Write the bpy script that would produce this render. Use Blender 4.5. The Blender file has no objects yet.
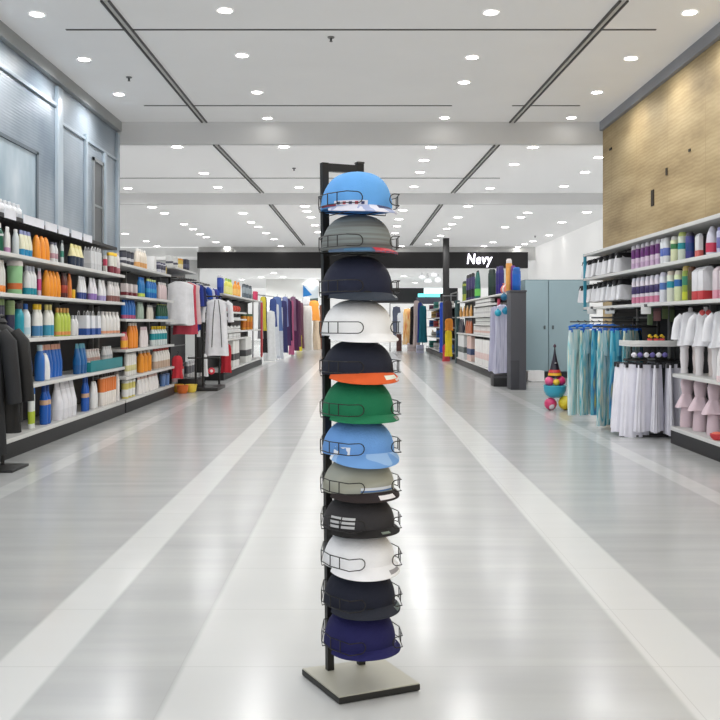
import bpy, bmesh, math, random
from mathutils import Vector, Matrix
random.seed(7)
PI = math.pi
C = bpy.context.scene.collection
F, VX, VY, CH = 900.0, 360.0, 322.0, 1.15      # focal length (px), vanishing point, eye height

# ------------------------------------------------------------------ materials
def lin(c):
    return tuple(((v/255)/12.92 if v/255 <= .04045 else ((v/255+.055)/1.055)**2.4) for v in c[:3]) + (1.0,)
_M = {}
def nodes_of(m):
    m.use_nodes = True
    return m.node_tree.nodes, m.node_tree.links, m.node_tree.nodes['Principled BSDF']
def mat(c, rough=.5, var=.06, scale=9, metal=0., bump=0., emit=0., stretch=None):
    key = (tuple(c), rough, var, scale, metal, bump, emit, stretch)
    if key in _M: return _M[key]
    m = bpy.data.materials.new('surface'); N, L, b = nodes_of(m)
    tc = N.new('ShaderNodeTexCoord'); nz = N.new('ShaderNodeTexNoise'); nz.inputs['Scale'].default_value = scale
    nz.inputs['Detail'].default_value = 3
    mp = N.new('ShaderNodeMapping'); L.new(tc.outputs['Object'], mp.inputs['Vector'])
    if stretch: mp.inputs['Scale'].default_value = stretch
    L.new(mp.outputs['Vector'], nz.inputs['Vector'])
    mx = N.new('ShaderNodeMix'); mx.data_type = 'RGBA'
    base = lin(c)
    mx.inputs['A'].default_value = tuple(max(0, v*(1-var*2)) for v in base[:3])+(1,)
    mx.inputs['B'].default_value = tuple(min(1, v*(1+var)) for v in base[:3])+(1,)
    L.new(nz.outputs['Fac'], mx.inputs['Factor']); L.new(mx.outputs['Result'], b.inputs['Base Color'])
    b.inputs['Roughness'].default_value = rough; b.inputs['Metallic'].default_value = metal
    if emit:
        L.new(mx.outputs['Result'], b.inputs['Emission Color']); b.inputs['Emission Strength'].default_value = emit
    if bump:
        bp = N.new('ShaderNodeBump'); bp.inputs['Strength'].default_value = bump; bp.inputs['Distance'].default_value = .004
        n2 = N.new('ShaderNodeTexNoise'); n2.inputs['Scale'].default_value = scale*14
        L.new(tc.outputs['Object'], n2.inputs['Vector']); L.new(n2.outputs['Fac'], bp.inputs['Height']); L.new(bp.outputs['Normal'], b.inputs['Normal'])
    _M[key] = m
    return m
def ramp_mat(cols, scale, stretch, rough=.7, detail=2., hard=False, bump=0.):
    key = ('ramp', tuple(map(tuple, cols)), scale, stretch, rough, detail, hard, bump)
    if key in _M: return _M[key]
    m = bpy.data.materials.new('patterned surface'); N, L, b = nodes_of(m)
    tc = N.new('ShaderNodeTexCoord'); mp = N.new('ShaderNodeMapping'); mp.inputs['Scale'].default_value = stretch
    nz = N.new('ShaderNodeTexNoise'); nz.inputs['Scale'].default_value = scale; nz.inputs['Detail'].default_value = detail
    rp = N.new('ShaderNodeValToRGB'); el = rp.color_ramp.elements
    if hard: rp.color_ramp.interpolation = 'CONSTANT'
    n = len(cols)
    for i, c in enumerate(cols):
        pos = .3 + .4*i/max(1, n-1)
        e = el[i] if i < 2 else el.new(pos)
        e.position = pos; e.color = lin(c)
    L.new(tc.outputs['Object'], mp.inputs['Vector']); L.new(mp.outputs['Vector'], nz.inputs['Vector'])
    L.new(nz.outputs['Fac'], rp.inputs['Fac']); L.new(rp.outputs['Color'], b.inputs['Base Color'])
    b.inputs['Roughness'].default_value = rough
    if bump:
        bp = N.new('ShaderNodeBump'); bp.inputs['Strength'].default_value = bump; bp.inputs['Distance'].default_value = .01
        L.new(nz.outputs['Fac'], bp.inputs['Height']); L.new(bp.outputs['Normal'], b.inputs['Normal'])
    _M[key] = m
    return m
def fab(c, stretch=None): return mat(c, .85, .08, 14, bump=.35, stretch=stretch)

WHITE = (238, 238, 240)
BLACK = (16, 16, 18)
METAL_BLACK = lambda: mat((24, 23, 22), .45, .1, 20)
# ------------------------------------------------------------------ mesh building
class MB:
    def __init__(s): s.v = []; s.f = []
    def add(s, vs, fs):
        b = len(s.v); s.v += [tuple(v) for v in vs]; s.f += [tuple(b+i for i in f) for f in fs]; return s
    def box(s, x0, y0, z0, x1, y1, z1, bev=0.):
        bev = min(bev, .45*min(abs(x1-x0), abs(y1-y0), abs(z1-z0)))
        if bev <= 0:
            vs = [(x, y, z) for z in (z0, z1) for y in (y0, y1) for x in (x0, x1)]
            return s.add(vs, [(0,2,3,1),(4,5,7,6),(0,1,5,4),(2,6,7,3),(0,4,6,2),(1,3,7,5)])
        bm = bmesh.new(); bmesh.ops.create_cube(bm, size=1)
        for v in bm.verts: v.co = Vector(((x0+x1)/2+v.co.x*(x1-x0), (y0+y1)/2+v.co.y*(y1-y0), (z0+z1)/2+v.co.z*(z1-z0)))
        bmesh.ops.bevel(bm, geom=bm.edges[:], offset=bev, segments=2, affect='EDGES', profile=.6)
        bm.verts.ensure_lookup_table()
        s.add([v.co[:] for v in bm.verts], [[v.index for v in f.verts] for f in bm.faces]); bm.free(); return s
    def lathe(s, prof, seg=16, sx=1., sy=1., cx=0., cy=0., cz=0., ring=False):
        if ring: prof = list(prof)+[prof[0]]
        vs = []; fs = []
        for r, z in prof:
            for k in range(seg):
                a = 2*PI*k/seg; vs.append((cx+r*sx*math.cos(a), cy+r*sy*math.sin(a), cz+z))
        n = len(prof)
        for i in range(n-1):
            for k in range(seg):
                k2 = (k+1) % seg; fs.append((i*seg+k, i*seg+k2, (i+1)*seg+k2, (i+1)*seg+k))
        if not ring:
            fs.append(tuple(reversed(range(seg)))); fs.append(tuple((n-1)*seg+k for k in range(seg)))
        return s.add(vs, fs)
    def loft(s, rings, cap=True):
        n = len(rings[0]); vs = [p for r in rings for p in r]; fs = []
        for i in range(len(rings)-1):
            for k in range(n):
                k2 = (k+1) % n; fs.append((i*n+k, i*n+k2, (i+1)*n+k2, (i+1)*n+k))
        if cap:
            fs.append(tuple(reversed(range(n)))); fs.append(tuple((len(rings)-1)*n+k for k in range(n)))
        return s.add(vs, fs)
    def tube(s, pts, r, seg=6, closed=False):
        pts = [Vector(p) for p in pts]; n = len(pts); rings = []
        ref = None
        for i, p in enumerate(pts):
            a = pts[i-1] if (i > 0 or closed) else p; b = pts[(i+1) % n] if (i < n-1 or closed) else p
            d = (b-a).normalized()
            if ref is None: ref = Vector((0, 0, 1)) if abs(d.z) < .9 else Vector((1, 0, 0))
            u = d.cross(ref)
            if u.length < 1e-4: u = d.cross(Vector((.3, 1, .2)))
            u.normalize(); w = u.cross(d).normalized(); ref = w
            rr = r[i] if isinstance(r, (list, tuple)) else r
            rings.append([p + u*math.cos(2*PI*k/seg)*rr + w*math.sin(2*PI*k/seg)*rr for k in range(seg)])
        if closed:
            rings.append(rings[0]); return s.loft(rings, False)
        return s.loft(rings)
    def grid(s, fn, nu, nv):
        vs = [fn(i/nu, j/nv) for j in range(nv+1) for i in range(nu+1)]
        fs = [(j*(nu+1)+i, j*(nu+1)+i+1, (j+1)*(nu+1)+i+1, (j+1)*(nu+1)+i) for j in range(nv) for i in range(nu)]
        return s.add(vs, fs)
    def mesh(s, name, m, sharp=38):
        me = bpy.data.meshes.new(name); me.from_pydata(s.v, [], s.f); me.update()
        bm = bmesh.new(); bm.from_mesh(me); bmesh.ops.recalc_face_normals(bm, faces=bm.faces); bm.to_mesh(me); bm.free()
        me.shade_smooth(); me.set_sharp_from_angle(angle=math.radians(sharp))
        me.materials.append(m); return me
def link(name, me, parent=None, loc=(0, 0, 0), rz=0.):
    o = bpy.data.objects.new(name, me); C.objects.link(o); o.location = loc; o.rotation_euler = (0, 0, rz)
    if parent: o.parent = parent
    return o
def obj(name, mb, m, parent=None, label=None, loc=(0, 0, 0), rz=0., sharp=38):
    o = link(name, mb.mesh(name, m, sharp), parent, loc, rz)
    if label: o['label'] = label
    return o
def struct(name, mb, m, sharp=38):
    o = obj(name, mb, m, sharp=sharp); o['kind'] = 'structure'; return o
LABELS = {}
def tag(o, label, cat, group=None):
    o['label'] = label; o['category'] = cat
    if group: o['group'] = group
    LABELS.setdefault(label, []).append(o.name)
    n = len(label.split())
    if not 4 <= n <= 16: print('LABEL LENGTH', n, label)
    return o
def thing(name, label, cat, loc=(0, 0, 0), rz=0., group=None, tilt=0., scale=None):
    o = bpy.data.objects.new(name, None); C.objects.link(o); o.location = loc; o.rotation_euler = (tilt, 0, rz)
    o.empty_display_size = .05
    if scale: o.scale = scale
    return tag(o, label, cat, group)
_K = {}
def place(key, builder, name, label, cat, loc, rz=0., group=None, tilt=0., scale=None):
    """an individual thing; repeats share the mesh data of their parts"""
    if key not in _K:
        _K[key] = [(pn, mb.mesh(pn, m), lb, par) for pn, mb, m, lb, par in builder()]
    parts = _K[key]
    if len(parts) == 1:
        o = link(name, parts[0][1], None, loc, rz); o.rotation_euler = (tilt, 0, rz)
        if scale: o.scale = scale
        return tag(o, label, cat, group)
    t = thing(name, label, cat, loc, rz, group, tilt, scale); made = []
    for pn, me, lb, par in parts:
        o = link(pn, me, t if par is None else made[par])
        if lb: o['label'] = lb
        made.append(o)
    return t
ORD = ['first', 'second', 'third', 'fourth', 'fifth', 'sixth', 'seventh', 'eighth', 'ninth', 'tenth', 'eleventh', 'twelfth', 'thirteenth', 'fourteenth', 'fifteenth', 'sixteenth']
NUM = ['zero', 'one', 'two', 'three', 'four', 'five', 'six', 'seven', 'eight', 'nine', 'ten', 'eleven', 'twelve', 'thirteen', 'fourteen', 'fifteen', 'sixteen']
def nth(i, n, plural, where):
    if n == 2: return f"{'left' if i == 0 else 'right'} one of two {plural} {where}"
    return f"{ORD[i]} from left among {plural} {where}"
# ------------------------------------------------------------------ camera
cd = bpy.data.cameras.new('camera'); cam = bpy.data.objects.new('camera', cd); C.objects.link(cam)
cam.location = (0, 0, CH); cam.rotation_euler = (PI/2, 0, 0)
cd.sensor_width = 36; cd.lens = 36*F/720; cd.shift_y = -(360-VY)/720; cd.clip_end = 200
bpy.context.scene.camera = cam
def at(x, y, D): return Vector(((x-VX)*D/F, D, CH+(VY-y)*D/F))
def gnd(x, y, z=0.):
    D = F*(CH-z)/(y-VY); return at(x, y, D)
def depth(x, X): return F*abs(X)/abs(x-VX)
# ------------------------------------------------------------------ room
Z1, Z2, Z3, Z4 = 4.24, 3.90, 3.67, 3.25
D1, D2, D3, DB = 13.9, 19.2, 30.0, 56.0
XW = 3.75
def floor_material():
    m = bpy.data.materials.new('polished floor tile'); N, L, b = nodes_of(m)
    tc = N.new('ShaderNodeTexCoord'); sp = N.new('ShaderNodeSeparateXYZ'); L.new(tc.outputs['Object'], sp.inputs[0])
    def mth(op, a, c=None):
        n = N.new('ShaderNodeMath'); n.operation = op
        for i, v in enumerate((a, c)):
            if v is None: continue
            if isinstance(v, (int, float)): n.inputs[i].default_value = v
            else: L.new(v, n.inputs[i])
        return n.outputs[0]
    X = sp.outputs['X']; Y = sp.outputs['Y']
    def band(x0, x1, e=.012, src=None):
        src = src or X
        def sstep(a, bb):
            r = N.new('ShaderNodeMapRange'); r.interpolation_type = 'SMOOTHSTEP'
            r.inputs['From Min'].default_value = a; r.inputs['From Max'].default_value = bb; L.new(src, r.inputs['Value']); return r.outputs[0]
        up = sstep(x0-e, x0+e); dn = sstep(x1-e, x1+e)
        return mth('MULTIPLY', up, mth('SUBTRACT', 1., dn))
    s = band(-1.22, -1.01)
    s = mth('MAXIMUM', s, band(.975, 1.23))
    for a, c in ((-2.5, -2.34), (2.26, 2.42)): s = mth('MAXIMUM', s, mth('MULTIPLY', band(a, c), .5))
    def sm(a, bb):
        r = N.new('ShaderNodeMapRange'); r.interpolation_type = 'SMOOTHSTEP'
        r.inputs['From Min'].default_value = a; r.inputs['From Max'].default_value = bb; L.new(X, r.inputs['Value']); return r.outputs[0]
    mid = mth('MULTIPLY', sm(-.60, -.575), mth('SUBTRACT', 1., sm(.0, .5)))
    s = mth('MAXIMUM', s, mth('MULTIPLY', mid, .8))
    # long streaks across the aisle, like brushed stone
    mp = N.new('ShaderNodeMapping'); mp.inputs['Scale'].default_value = (.35, 3.2, 1); L.new(tc.outputs['Object'], mp.inputs[0])
    nz = N.new('ShaderNodeTexNoise'); nz.inputs['Scale'].default_value = 1.6; nz.inputs['Detail'].default_value = 5; L.new(mp.outputs[0], nz.inputs['Vector'])
    rp = N.new('ShaderNodeValToRGB'); rp.color_ramp.elements[0].position = .25; rp.color_ramp.elements[1].position = .75
    rp.color_ramp.elements[0].color = lin((165, 167, 167)); rp.color_ramp.elements[1].color = lin((180, 181, 180)); L.new(nz.outputs['Fac'], rp.inputs['Fac'])
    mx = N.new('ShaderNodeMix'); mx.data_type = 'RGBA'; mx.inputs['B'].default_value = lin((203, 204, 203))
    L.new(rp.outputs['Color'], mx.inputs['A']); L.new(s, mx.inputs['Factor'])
    # thin tile joints across the aisle
    fr = mth('FRACT', mth('MULTIPLY', Y, 1/.6)); j = mth('LESS_THAN', fr, .008)
    fx = mth('FRACT', mth('MULTIPLY', mth('ADD', X, .6), 1/1.6)); j = mth('MAXIMUM', j, mth('LESS_THAN', fx, .002))
    m2 = N.new('ShaderNodeMix'); m2.data_type = 'RGBA'; m2.inputs['B'].default_value = lin((160, 160, 158))
    L.new(mth('MULTIPLY', j, .4), m2.inputs['Factor']); L.new(mx.outputs['Result'], m2.inputs['A'])
    L.new(m2.outputs['Result'], b.inputs['Base Color'])
    n3 = N.new('ShaderNodeTexNoise'); n3.inputs['Scale'].default_value = 3; L.new(mp.outputs[0], n3.inputs['Vector'])
    L.new(mth('ADD', mth('MULTIPLY', n3.outputs['Fac'], .16), .12), b.inputs['Roughness'])
    b.inputs['Specular IOR Level'].default_value = .38
    return m
struct('floor', MB().box(-9.2, -2.5, -.1, 9.2, DB+.2, 0), floor_material())
ceil_m = mat((222, 222, 222), .9, .02, 1.5, emit=.16)  # weak glow added to the front ceiling to brighten it, not a lamp
ceil_far = mat((240, 240, 240), .9, .02, 1.5, emit=.2)  # lighter, stronger glowing copy so the deeper ceilings look more brightly lit
beam_m = mat((206, 206, 206), .9, .02, 1.5, emit=.10)  # step faces glow faintly too, brightness put into the material
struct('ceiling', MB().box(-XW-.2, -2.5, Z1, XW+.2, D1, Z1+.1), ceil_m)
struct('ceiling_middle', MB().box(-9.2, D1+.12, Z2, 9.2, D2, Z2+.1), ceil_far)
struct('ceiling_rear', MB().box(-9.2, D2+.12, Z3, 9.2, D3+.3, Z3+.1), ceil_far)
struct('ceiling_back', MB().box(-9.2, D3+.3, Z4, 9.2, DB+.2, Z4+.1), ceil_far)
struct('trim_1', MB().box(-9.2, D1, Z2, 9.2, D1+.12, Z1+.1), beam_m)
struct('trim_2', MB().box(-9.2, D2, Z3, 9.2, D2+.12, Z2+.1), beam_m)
# left wall : blue grey corrugated cladding with panels
def clad_material():
    m = bpy.data.materials.new('blue grey cladding'); N, L, b = nodes_of(m)
    tc = N.new('ShaderNodeTexCoord'); sp = N.new('ShaderNodeSeparateXYZ'); L.new(tc.outputs['Object'], sp.inputs[0])
    nz = N.new('ShaderNodeTexNoise'); nz.inputs['Scale'].default_value = .9; nz.inputs['Detail'].default_value = 6; L.new(tc.outputs['Object'], nz.inputs['Vector'])
    rp = N.new('ShaderNodeValToRGB'); e = rp.color_ramp.elements; e[0].position = .3; e[1].position = .7
    e[0].color = lin((116, 131, 146)); e[1].color = lin((176, 186, 196)); L.new(nz.outputs['Fac'], rp.inputs['Fac'])
    wv = N.new('ShaderNodeTexWave'); wv.bands_direction = 'Z'; wv.inputs['Scale'].default_value = 9.; wv.inputs['Distortion'].default_value = .3
    L.new(tc.outputs['Object'], wv.inputs['Vector'])
    mx = N.new('ShaderNodeMix'); mx.data_type = 'RGBA'; mx.blend_type = 'MULTIPLY'; mx.inputs['B'].default_value = (.88, .9, .92, 1)
    L.new(wv.outputs['Fac'], mx.inputs['Factor']); L.new(rp.outputs['Color'], mx.inputs['A']); L.new(mx.outputs['Result'], b.inputs['Base Color'])
    bp = N.new('ShaderNodeBump'); bp.inputs['Strength'].default_value = .2; bp.inputs['Distance'].default_value = .006
    L.new(wv.outputs['Fac'], bp.inputs['Height']); L.new(bp.outputs['Normal'], b.inputs['Normal'])
    b.inputs['Roughness'].default_value = .35
    return m
clad = clad_material(); pane = ramp_mat([(134, 152, 168), (176, 190, 202), (206, 214, 222)], .7, (1, 1, .6), .3, 5)
grey_trim = mat((160, 164, 166), .6, .05, 3)
struct('wall_left', MB().box(-XW-.2, -2.5, 0, -XW, D1, Z1), clad)
struct('trim_3', MB().box(-XW, -2.5, Z1-.15, -XW+.07, D1, Z1-.001), grey_trim)                  # cove at the ceiling
struct('trim_4', MB().box(-XW, -2.5, 3.79, -XW+.03, 11.25, 3.84, .008).box(-XW, 11.25, 3.62, -XW+.03, D1, 3.66, .008), pane)
for i, (a, bz, c, d) in enumerate(((11.05, 2.0, 11.25, 4.05), (12.2, 2.0, 12.28, 3.7), (13.1, 2.0, 13.2, 3.62), (13.78, 2.0, D1, 4.05))):
    struct('trim_%d' % (5+i), MB().box(-XW, a, bz, -XW+.045, c, d, .008), pane)
struct('window_1', MB().box(-XW, 12.62, 1.9, -XW+.015, 13.05, 3.42), mat((70, 74, 78), .3))
struct('trim_9', MB().box(-XW, 12.58, 1.9, -XW+.03, 12.63, 3.46).box(-XW, 13.04, 1.9, -XW+.03, 13.09, 3.46).box(-XW, 12.58, 3.41, -XW+.03, 13.09, 3.46).box(-XW, 12.6, 2.78, -XW+.025, 13.06, 2.81), mat((150, 156, 160), .4))
struct('window_2', MB().box(-XW, 9.1, 1.9, -XW+.012, 10.38, 3.1), ramp_mat([(150, 172, 188), (188, 204, 216), (226, 234, 238)], 1.2, (1, 1, .5), .18, 4))
struct('trim_10', MB().box(-XW, 9.05, 3.08, -XW+.03, 10.42, 3.12).box(-XW, 10.37, 1.9, -XW+.03, 10.42, 3.12), mat((96, 108, 118), .4))
# right wall : plywood
def ply_material():
    m = bpy.data.materials.new('weathered plywood'); N, L, b = nodes_of(m)
    tc = N.new('ShaderNodeTexCoord')
    mp = N.new('ShaderNodeMapping'); mp.inputs['Scale'].default_value = (1, .5, 2.2); L.new(tc.outputs['Object'], mp.inputs[0])
    nz = N.new('ShaderNodeTexNoise'); nz.inputs['Scale'].default_value = 1.3; nz.inputs['Detail'].default_value = 8; nz.inputs['Roughness'].default_value = .62; L.new(mp.outputs[0], nz.inputs['Vector'])
    rp = N.new('ShaderNodeValToRGB'); e = rp.color_ramp.elements; e[0].position = .3; e[1].position = .68
    e[0].color = lin((142, 122, 86)); e[1].color = lin((194, 174, 134)); x = e.new(.47); x.color = lin((172, 151, 112)); L.new(nz.outputs['Fac'], rp.inputs['Fac'])
    wv = N.new('ShaderNodeTexWave'); wv.bands_direction = 'Z'; wv.inputs['Scale'].default_value = 7.; wv.inputs['Distortion'].default_value = 3.5; wv.inputs['Detail'].default_value = 2
    L.new(tc.outputs['Object'], wv.inputs['Vector'])
    n2 = N.new('ShaderNodeTexNoise'); n2.inputs['Scale'].default_value = .8; L.new(tc.outputs['Object'], n2.inputs['Vector'])
    mm = N.new('ShaderNodeMath'); mm.operation = 'MULTIPLY'; L.new(wv.outputs['Fac'], mm.inputs[0]); L.new(n2.outputs['Fac'], mm.inputs[1])
    mx = N.new('ShaderNodeMix'); mx.data_type = 'RGBA'; mx.blend_type = 'MULTIPLY'; mx.inputs['B'].default_value = (.78, .73, .66, 1)
    L.new(mm.outputs[0], mx.inputs['Factor']); L.new(rp.outputs['Color'], mx.inputs['A'])
    # sheet joints along the wall
    sp = N.new('ShaderNodeSeparateXYZ'); L.new(tc.outputs['Object'], sp.inputs[0])
    d = N.new('ShaderNodeMath'); d.operation = 'FRACT'; d2 = N.new('ShaderNodeMath'); d2.operation = 'MULTIPLY'; d2.inputs[1].default_value = 1/1.22
    L.new(sp.outputs['Y'], d2.inputs[0]); L.new(d2.outputs[0], d.inputs[0])
    lt = N.new('ShaderNodeMath'); lt.operation = 'LESS_THAN'; lt.inputs[1].default_value = .008; L.new(d.outputs[0], lt.inputs[0])
    m3 = N.new('ShaderNodeMix'); m3.data_type = 'RGBA'; m3.inputs['B'].default_value = lin((160, 136, 96)); L.new(lt.outputs[0], m3.inputs['Factor']); L.new(mx.outputs['Result'], m3.inputs['A'])
    L.new(m3.outputs['Result'], b.inputs['Base Color']); b.inputs['Roughness'].default_value = .7
    return m
struct('wall_right', MB().box(XW, -2.5, 0, XW+.2, D1, Z1), ply_material())
struct('trim_11', MB().box(XW-.05, -2.5, Z1-.14, XW, D1, Z1-.001), mat((150, 152, 158), .6, .05, 3))
def wall_slot(x, y0, y1, w):
    D = depth(x, XW); return MB().box(XW-.012, D-w/2, CH+(VY-y1)*D/F, XW, D+w/2, CH+(VY-y0)*D/F)
sl = wall_slot(653, 190, 206, .1); s2 = wall_slot(667, 168, 175, .05); sl.add(s2.v, s2.f); s2 = wall_slot(611, 148, 150, .12); sl.add(s2.v, s2.f); s2 = wall_slot(690, 149, 151.5, .05); sl.add(s2.v, s2.f)
struct('trim_12', sl, mat((44, 36, 26), .8))
white_wall = mat((240, 240, 238), .8, .02, 2)
struct('wall_far_left', MB().box(-9.4, D1, 0, -9.2, DB, Z2), white_wall)
struct('wall_far_right', MB().box(5.9, D1+.2, 0, 6.1, 31.6, Z2), mat((246, 246, 245), .8, .02, 2, emit=.32))  # self-glow added so this plain wall looks brightly lit
struct('wall_back_right', MB().box(9.2, 31.6, 0, 9.4, DB, Z2), white_wall)
struct('wall_back', MB().box(-9.2, DB, 0, 9.2, DB+.2, Z3), mat((246, 246, 245), .8, .02, 2, emit=.4))  # glow put into the wall to brighten the far end
struct('wall_back_left', MB().box(-9.2, 30.4, 0, -5.45, 30.6, Z3), mat((214, 215, 214), .8, .03, 2))
struct('wall_partition', MB().box(-4.6, 44, 0, -1.95, 44.15, Z4), mat((238, 238, 236), .8, .03, 2))
# black fascia across the aisle with its lit sign
fb = MB().box(-5.43, D3, 2.95, 5.6, D3+.25, 3.48)
struct('trim_13', fb, mat((30, 28, 30), .55, .1, 2))
struct('trim_14', MB().box(-5.43, D3+.251, Z4-.02, 5.9, D3+.29, Z3), mat((226, 226, 224), .8))
struct('column', MB().box(2.50, 27.0, 0, 2.68, 27.2, Z3, .01), mat((34, 33, 34), .5, .1, 3))
struct('trim_15', MB().box(.6, 46, CH+(VY-303)*46/F, 5.0, 46.2, CH+(VY-288)*46/F), mat((34, 33, 36), .5))
sg = bpy.data.curves.new('sign', 'FONT'); sg.body = 'Nevy'; sg.size = .47; sg.extrude = .02; sg.offset = .009; sg.space_character = 1.12; sg.align_x = 'LEFT'; sg.shear = .15
so = bpy.data.objects.new('tmp', sg); C.objects.link(so)
bpy.context.view_layer.update()
sme = bpy.data.meshes.new_from_object(so.evaluated_get(bpy.context.evaluated_depsgraph_get())); bpy.data.objects.remove(so)
sme.materials.clear(); sme.materials.append(mat((244, 240, 255), .4, .01, emit=2.5))
xs = [v.co.x for v in sme.vertices]; w0 = max(xs)-min(xs); wt = 25.5*D3/F
sp_ = at(466.5, 263.6, D3-.045)
o = link('sign', sme, None, (sp_.x, D3-.03, sp_.z)); o.rotation_euler = (PI/2, 0, 0); o.scale = (wt/w0, 1, 1)
tag(o, 'glowing white lettering mounted on the black overhead fascia', 'sign')
# cyan lit sign further back
t = thing('light_box_sign', 'cyan glowing light box sign under the far dark fascia', 'sign', (at(430, 291, 44).x, 44, 0))
q = lambda x, y: (at(x, y, 44).x-at(430, 291, 44).x, at(x, y, 44).z)
a, b_ = q(418, 297), q(440, 293.5); obj('light_panel', MB().box(a[0], 0, a[1], b_[0], .1, b_[1], .02), mat((110, 225, 226), .4, .03, emit=1.2), t)
a, b_ = q(424, 293.4), q(444, 288); obj('light_panel', MB().box(a[0], 0, a[1], b_[0], .1, b_[1], .02), mat((225, 250, 250), .4, .03, emit=1.3), t)
a, b_ = q(416, 304), q(441, 297.2); obj('housing', MB().box(a[0], 0, a[1], b_[0], .1, b_[1], .02), mat((60, 62, 78), .5), t)
# white hanging ornaments at the far ceiling
for i, (x, y, w, h) in enumerate(((422, 277, 7, 4), (428, 281, 8, 5), (434, 275, 7, 4), (438, 280, 7, 6), (441, 272, 5, 3))):
    p = at(x, y, 38+i*.4); s = 38/F
    def bl(w=w, h=h, s=s):
        mb = MB().lathe([(.02, -h*s/2), (w*s*.5, -h*s*.2), (w*s*.45, h*s*.2), (.03, h*s/2)], 10); m2 = MB().tube([(0, 0, h*s/2), (0, 0, Z4-at(x, y, 38+i*.4).z)], .012, 5)
        return [('shade', mb, mat((250, 250, 255), .4, .02, emit=.5), None, None), ('cord', m2, mat((150, 150, 155), .5), None, None)]
    place(('orn', i), bl, 'pendant_lamp', nth(i, 5, 'small white pendant lamps', 'hanging behind black fascia'), 'lamp', tuple(p), group='white pendant lamps behind the fascia')
# ceiling slots (dark lines across) and track rails
slit_m = mat((92, 92, 90), .8)
def slit(name, x0, x1, y, Z, w=.03):
    D = F*(Z-CH)/(VY-y); return struct(name, MB().box((x0-VX)*D/F, D-w/2, Z-.006, (x1-VX)*D/F, D+w/2, Z), slit_m)
slit('trim_16', 66, 656, 29.5, Z1, .035); slit('trim_17', 144, 452, 105.5, Z1, .035); slit('trim_18', 512, 580, 105.5, Z1, .035)
slit('trim_19', 120, 500, 178, Z2, .045)
def rail_thing(pts, label):
    t = thing('ceiling_track', label, 'track', (0, 0, 0))
    L_, R_ = [], []
    for nm, off, m, r in (('dark_rail', -.036, mat((64, 64, 64), .5), .012), ('dark_rail', .036, mat((76, 76, 76), .5), .010), ('pale_channel', 0, mat((205, 205, 202), .6), .022)):
        mb = MB()
        for (x0, y0), (x1, y1), Z in pts:
            D0 = F*(Z-CH)/(VY-y0); D1_ = F*(Z-CH)/(VY-y1); X0 = (x0-VX)*D0/F+off; X1 = (x1-VX)*D1_/F+off
            h = .018 if nm == 'dark_rail' else .008
            mb.add([(X0-r, D0, Z-h), (X0+r, D0, Z-h), (X1+r, D1_, Z-h), (X1-r, D1_, Z-h), (X0-r, D0, Z-.0005), (X0+r, D0, Z-.0005), (X1+r, D1_, Z-.0005), (X1-r, D1_, Z-.0005)],
                   [(0,1,2,3),(4,7,6,5),(0,4,5,1),(1,5,6,2),(2,6,7,3),(3,7,4,0)])
        obj(nm, mb, m, t)
rail_thing([((105, 0), (204.5, 122), Z1), ((216, 144.6), (262, 192.5), Z2), ((271, 204.5), (304, 245), Z3)], 'left double black ceiling track running to the back of store')
rail_thing([((624, 0), (512, 122), Z1), ((497, 144.6), (453, 192.5), Z2), ((441, 204.5), (411, 245), Z3)], 'right double black ceiling track running to the back of store')
# downlights
S1 = [(37,14),(84,59),(119,94),(225,10),(242,55),(257,92),(267.5,118),(491,12),(472,57),(464,82),(444.5,117.5),(690,12),(631,58),(597,92),(571.5,117.5)]
S2 = [(177,146.5),(204,173),(128,188),(218,187),(284,146.5),(299,187),(431,147),(424,160),(420,172),(414,186.5),(533,147),(514,164),(490,188),(564,186),(585,172),(599,157)]
S3 = [(152,207),(164.5,213),(184,224),(193,229),(200,234),(206,237),(216,242),(227,247),(243,213),(251,222),(258,226.5),(266,233),(274,239),(281,246),(305,206),(307,211),(311,217),(315,225),(318,232),(125,233.5),(146,241),(157,246),
      (403,210),(399,219),(397,226),(395,233),(402,246),(468,206),(458,217),(452,224),(446.6,228.5),(440.5,235.5),(436,240),(428.5,244),(527.6,212.5),(521,217),(505,227),(493,242),(484,246),(518,246.6),(524.5,244),(587,212),(562,222),(549,235),(533,241)]
S4 = [(274,273),(283,277),(242,279.5),(261,277),(296,281),(415,282.5),(404,276),(300,285),(312,279)]
em = mat((255, 252, 246), .4, .0, emit=18.); ring_m = mat((250, 250, 250), .4, .01, emit=.25)
def dl(r):
    def f():
        return [('trim_ring', MB().lathe([(r*.96, -.004), (r*1.25, -.012), (r*1.35, -.0005), (r*.96, -.0005)], 16, ring=True), ring_m, None, None),
                ('lens', MB().lathe([(.001, -.010), (r*.95, -.008), (r*.95, -.004)], 16), em, 'glowing white lens', None)]
    return f
def lamp(loc, power, ang=168, rad=.08):
    l = bpy.data.lights.new('downlight_or_fill', 'SPOT'); l.energy = power; l.spot_size = math.radians(ang); l.spot_blend = .55; l.shadow_soft_size = rad; l.color = (1, .995, .985)
    o = bpy.data.objects.new('downlight_or_fill', l); C.objects.link(o); o.location = loc
    return o
P1 = 58
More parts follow.
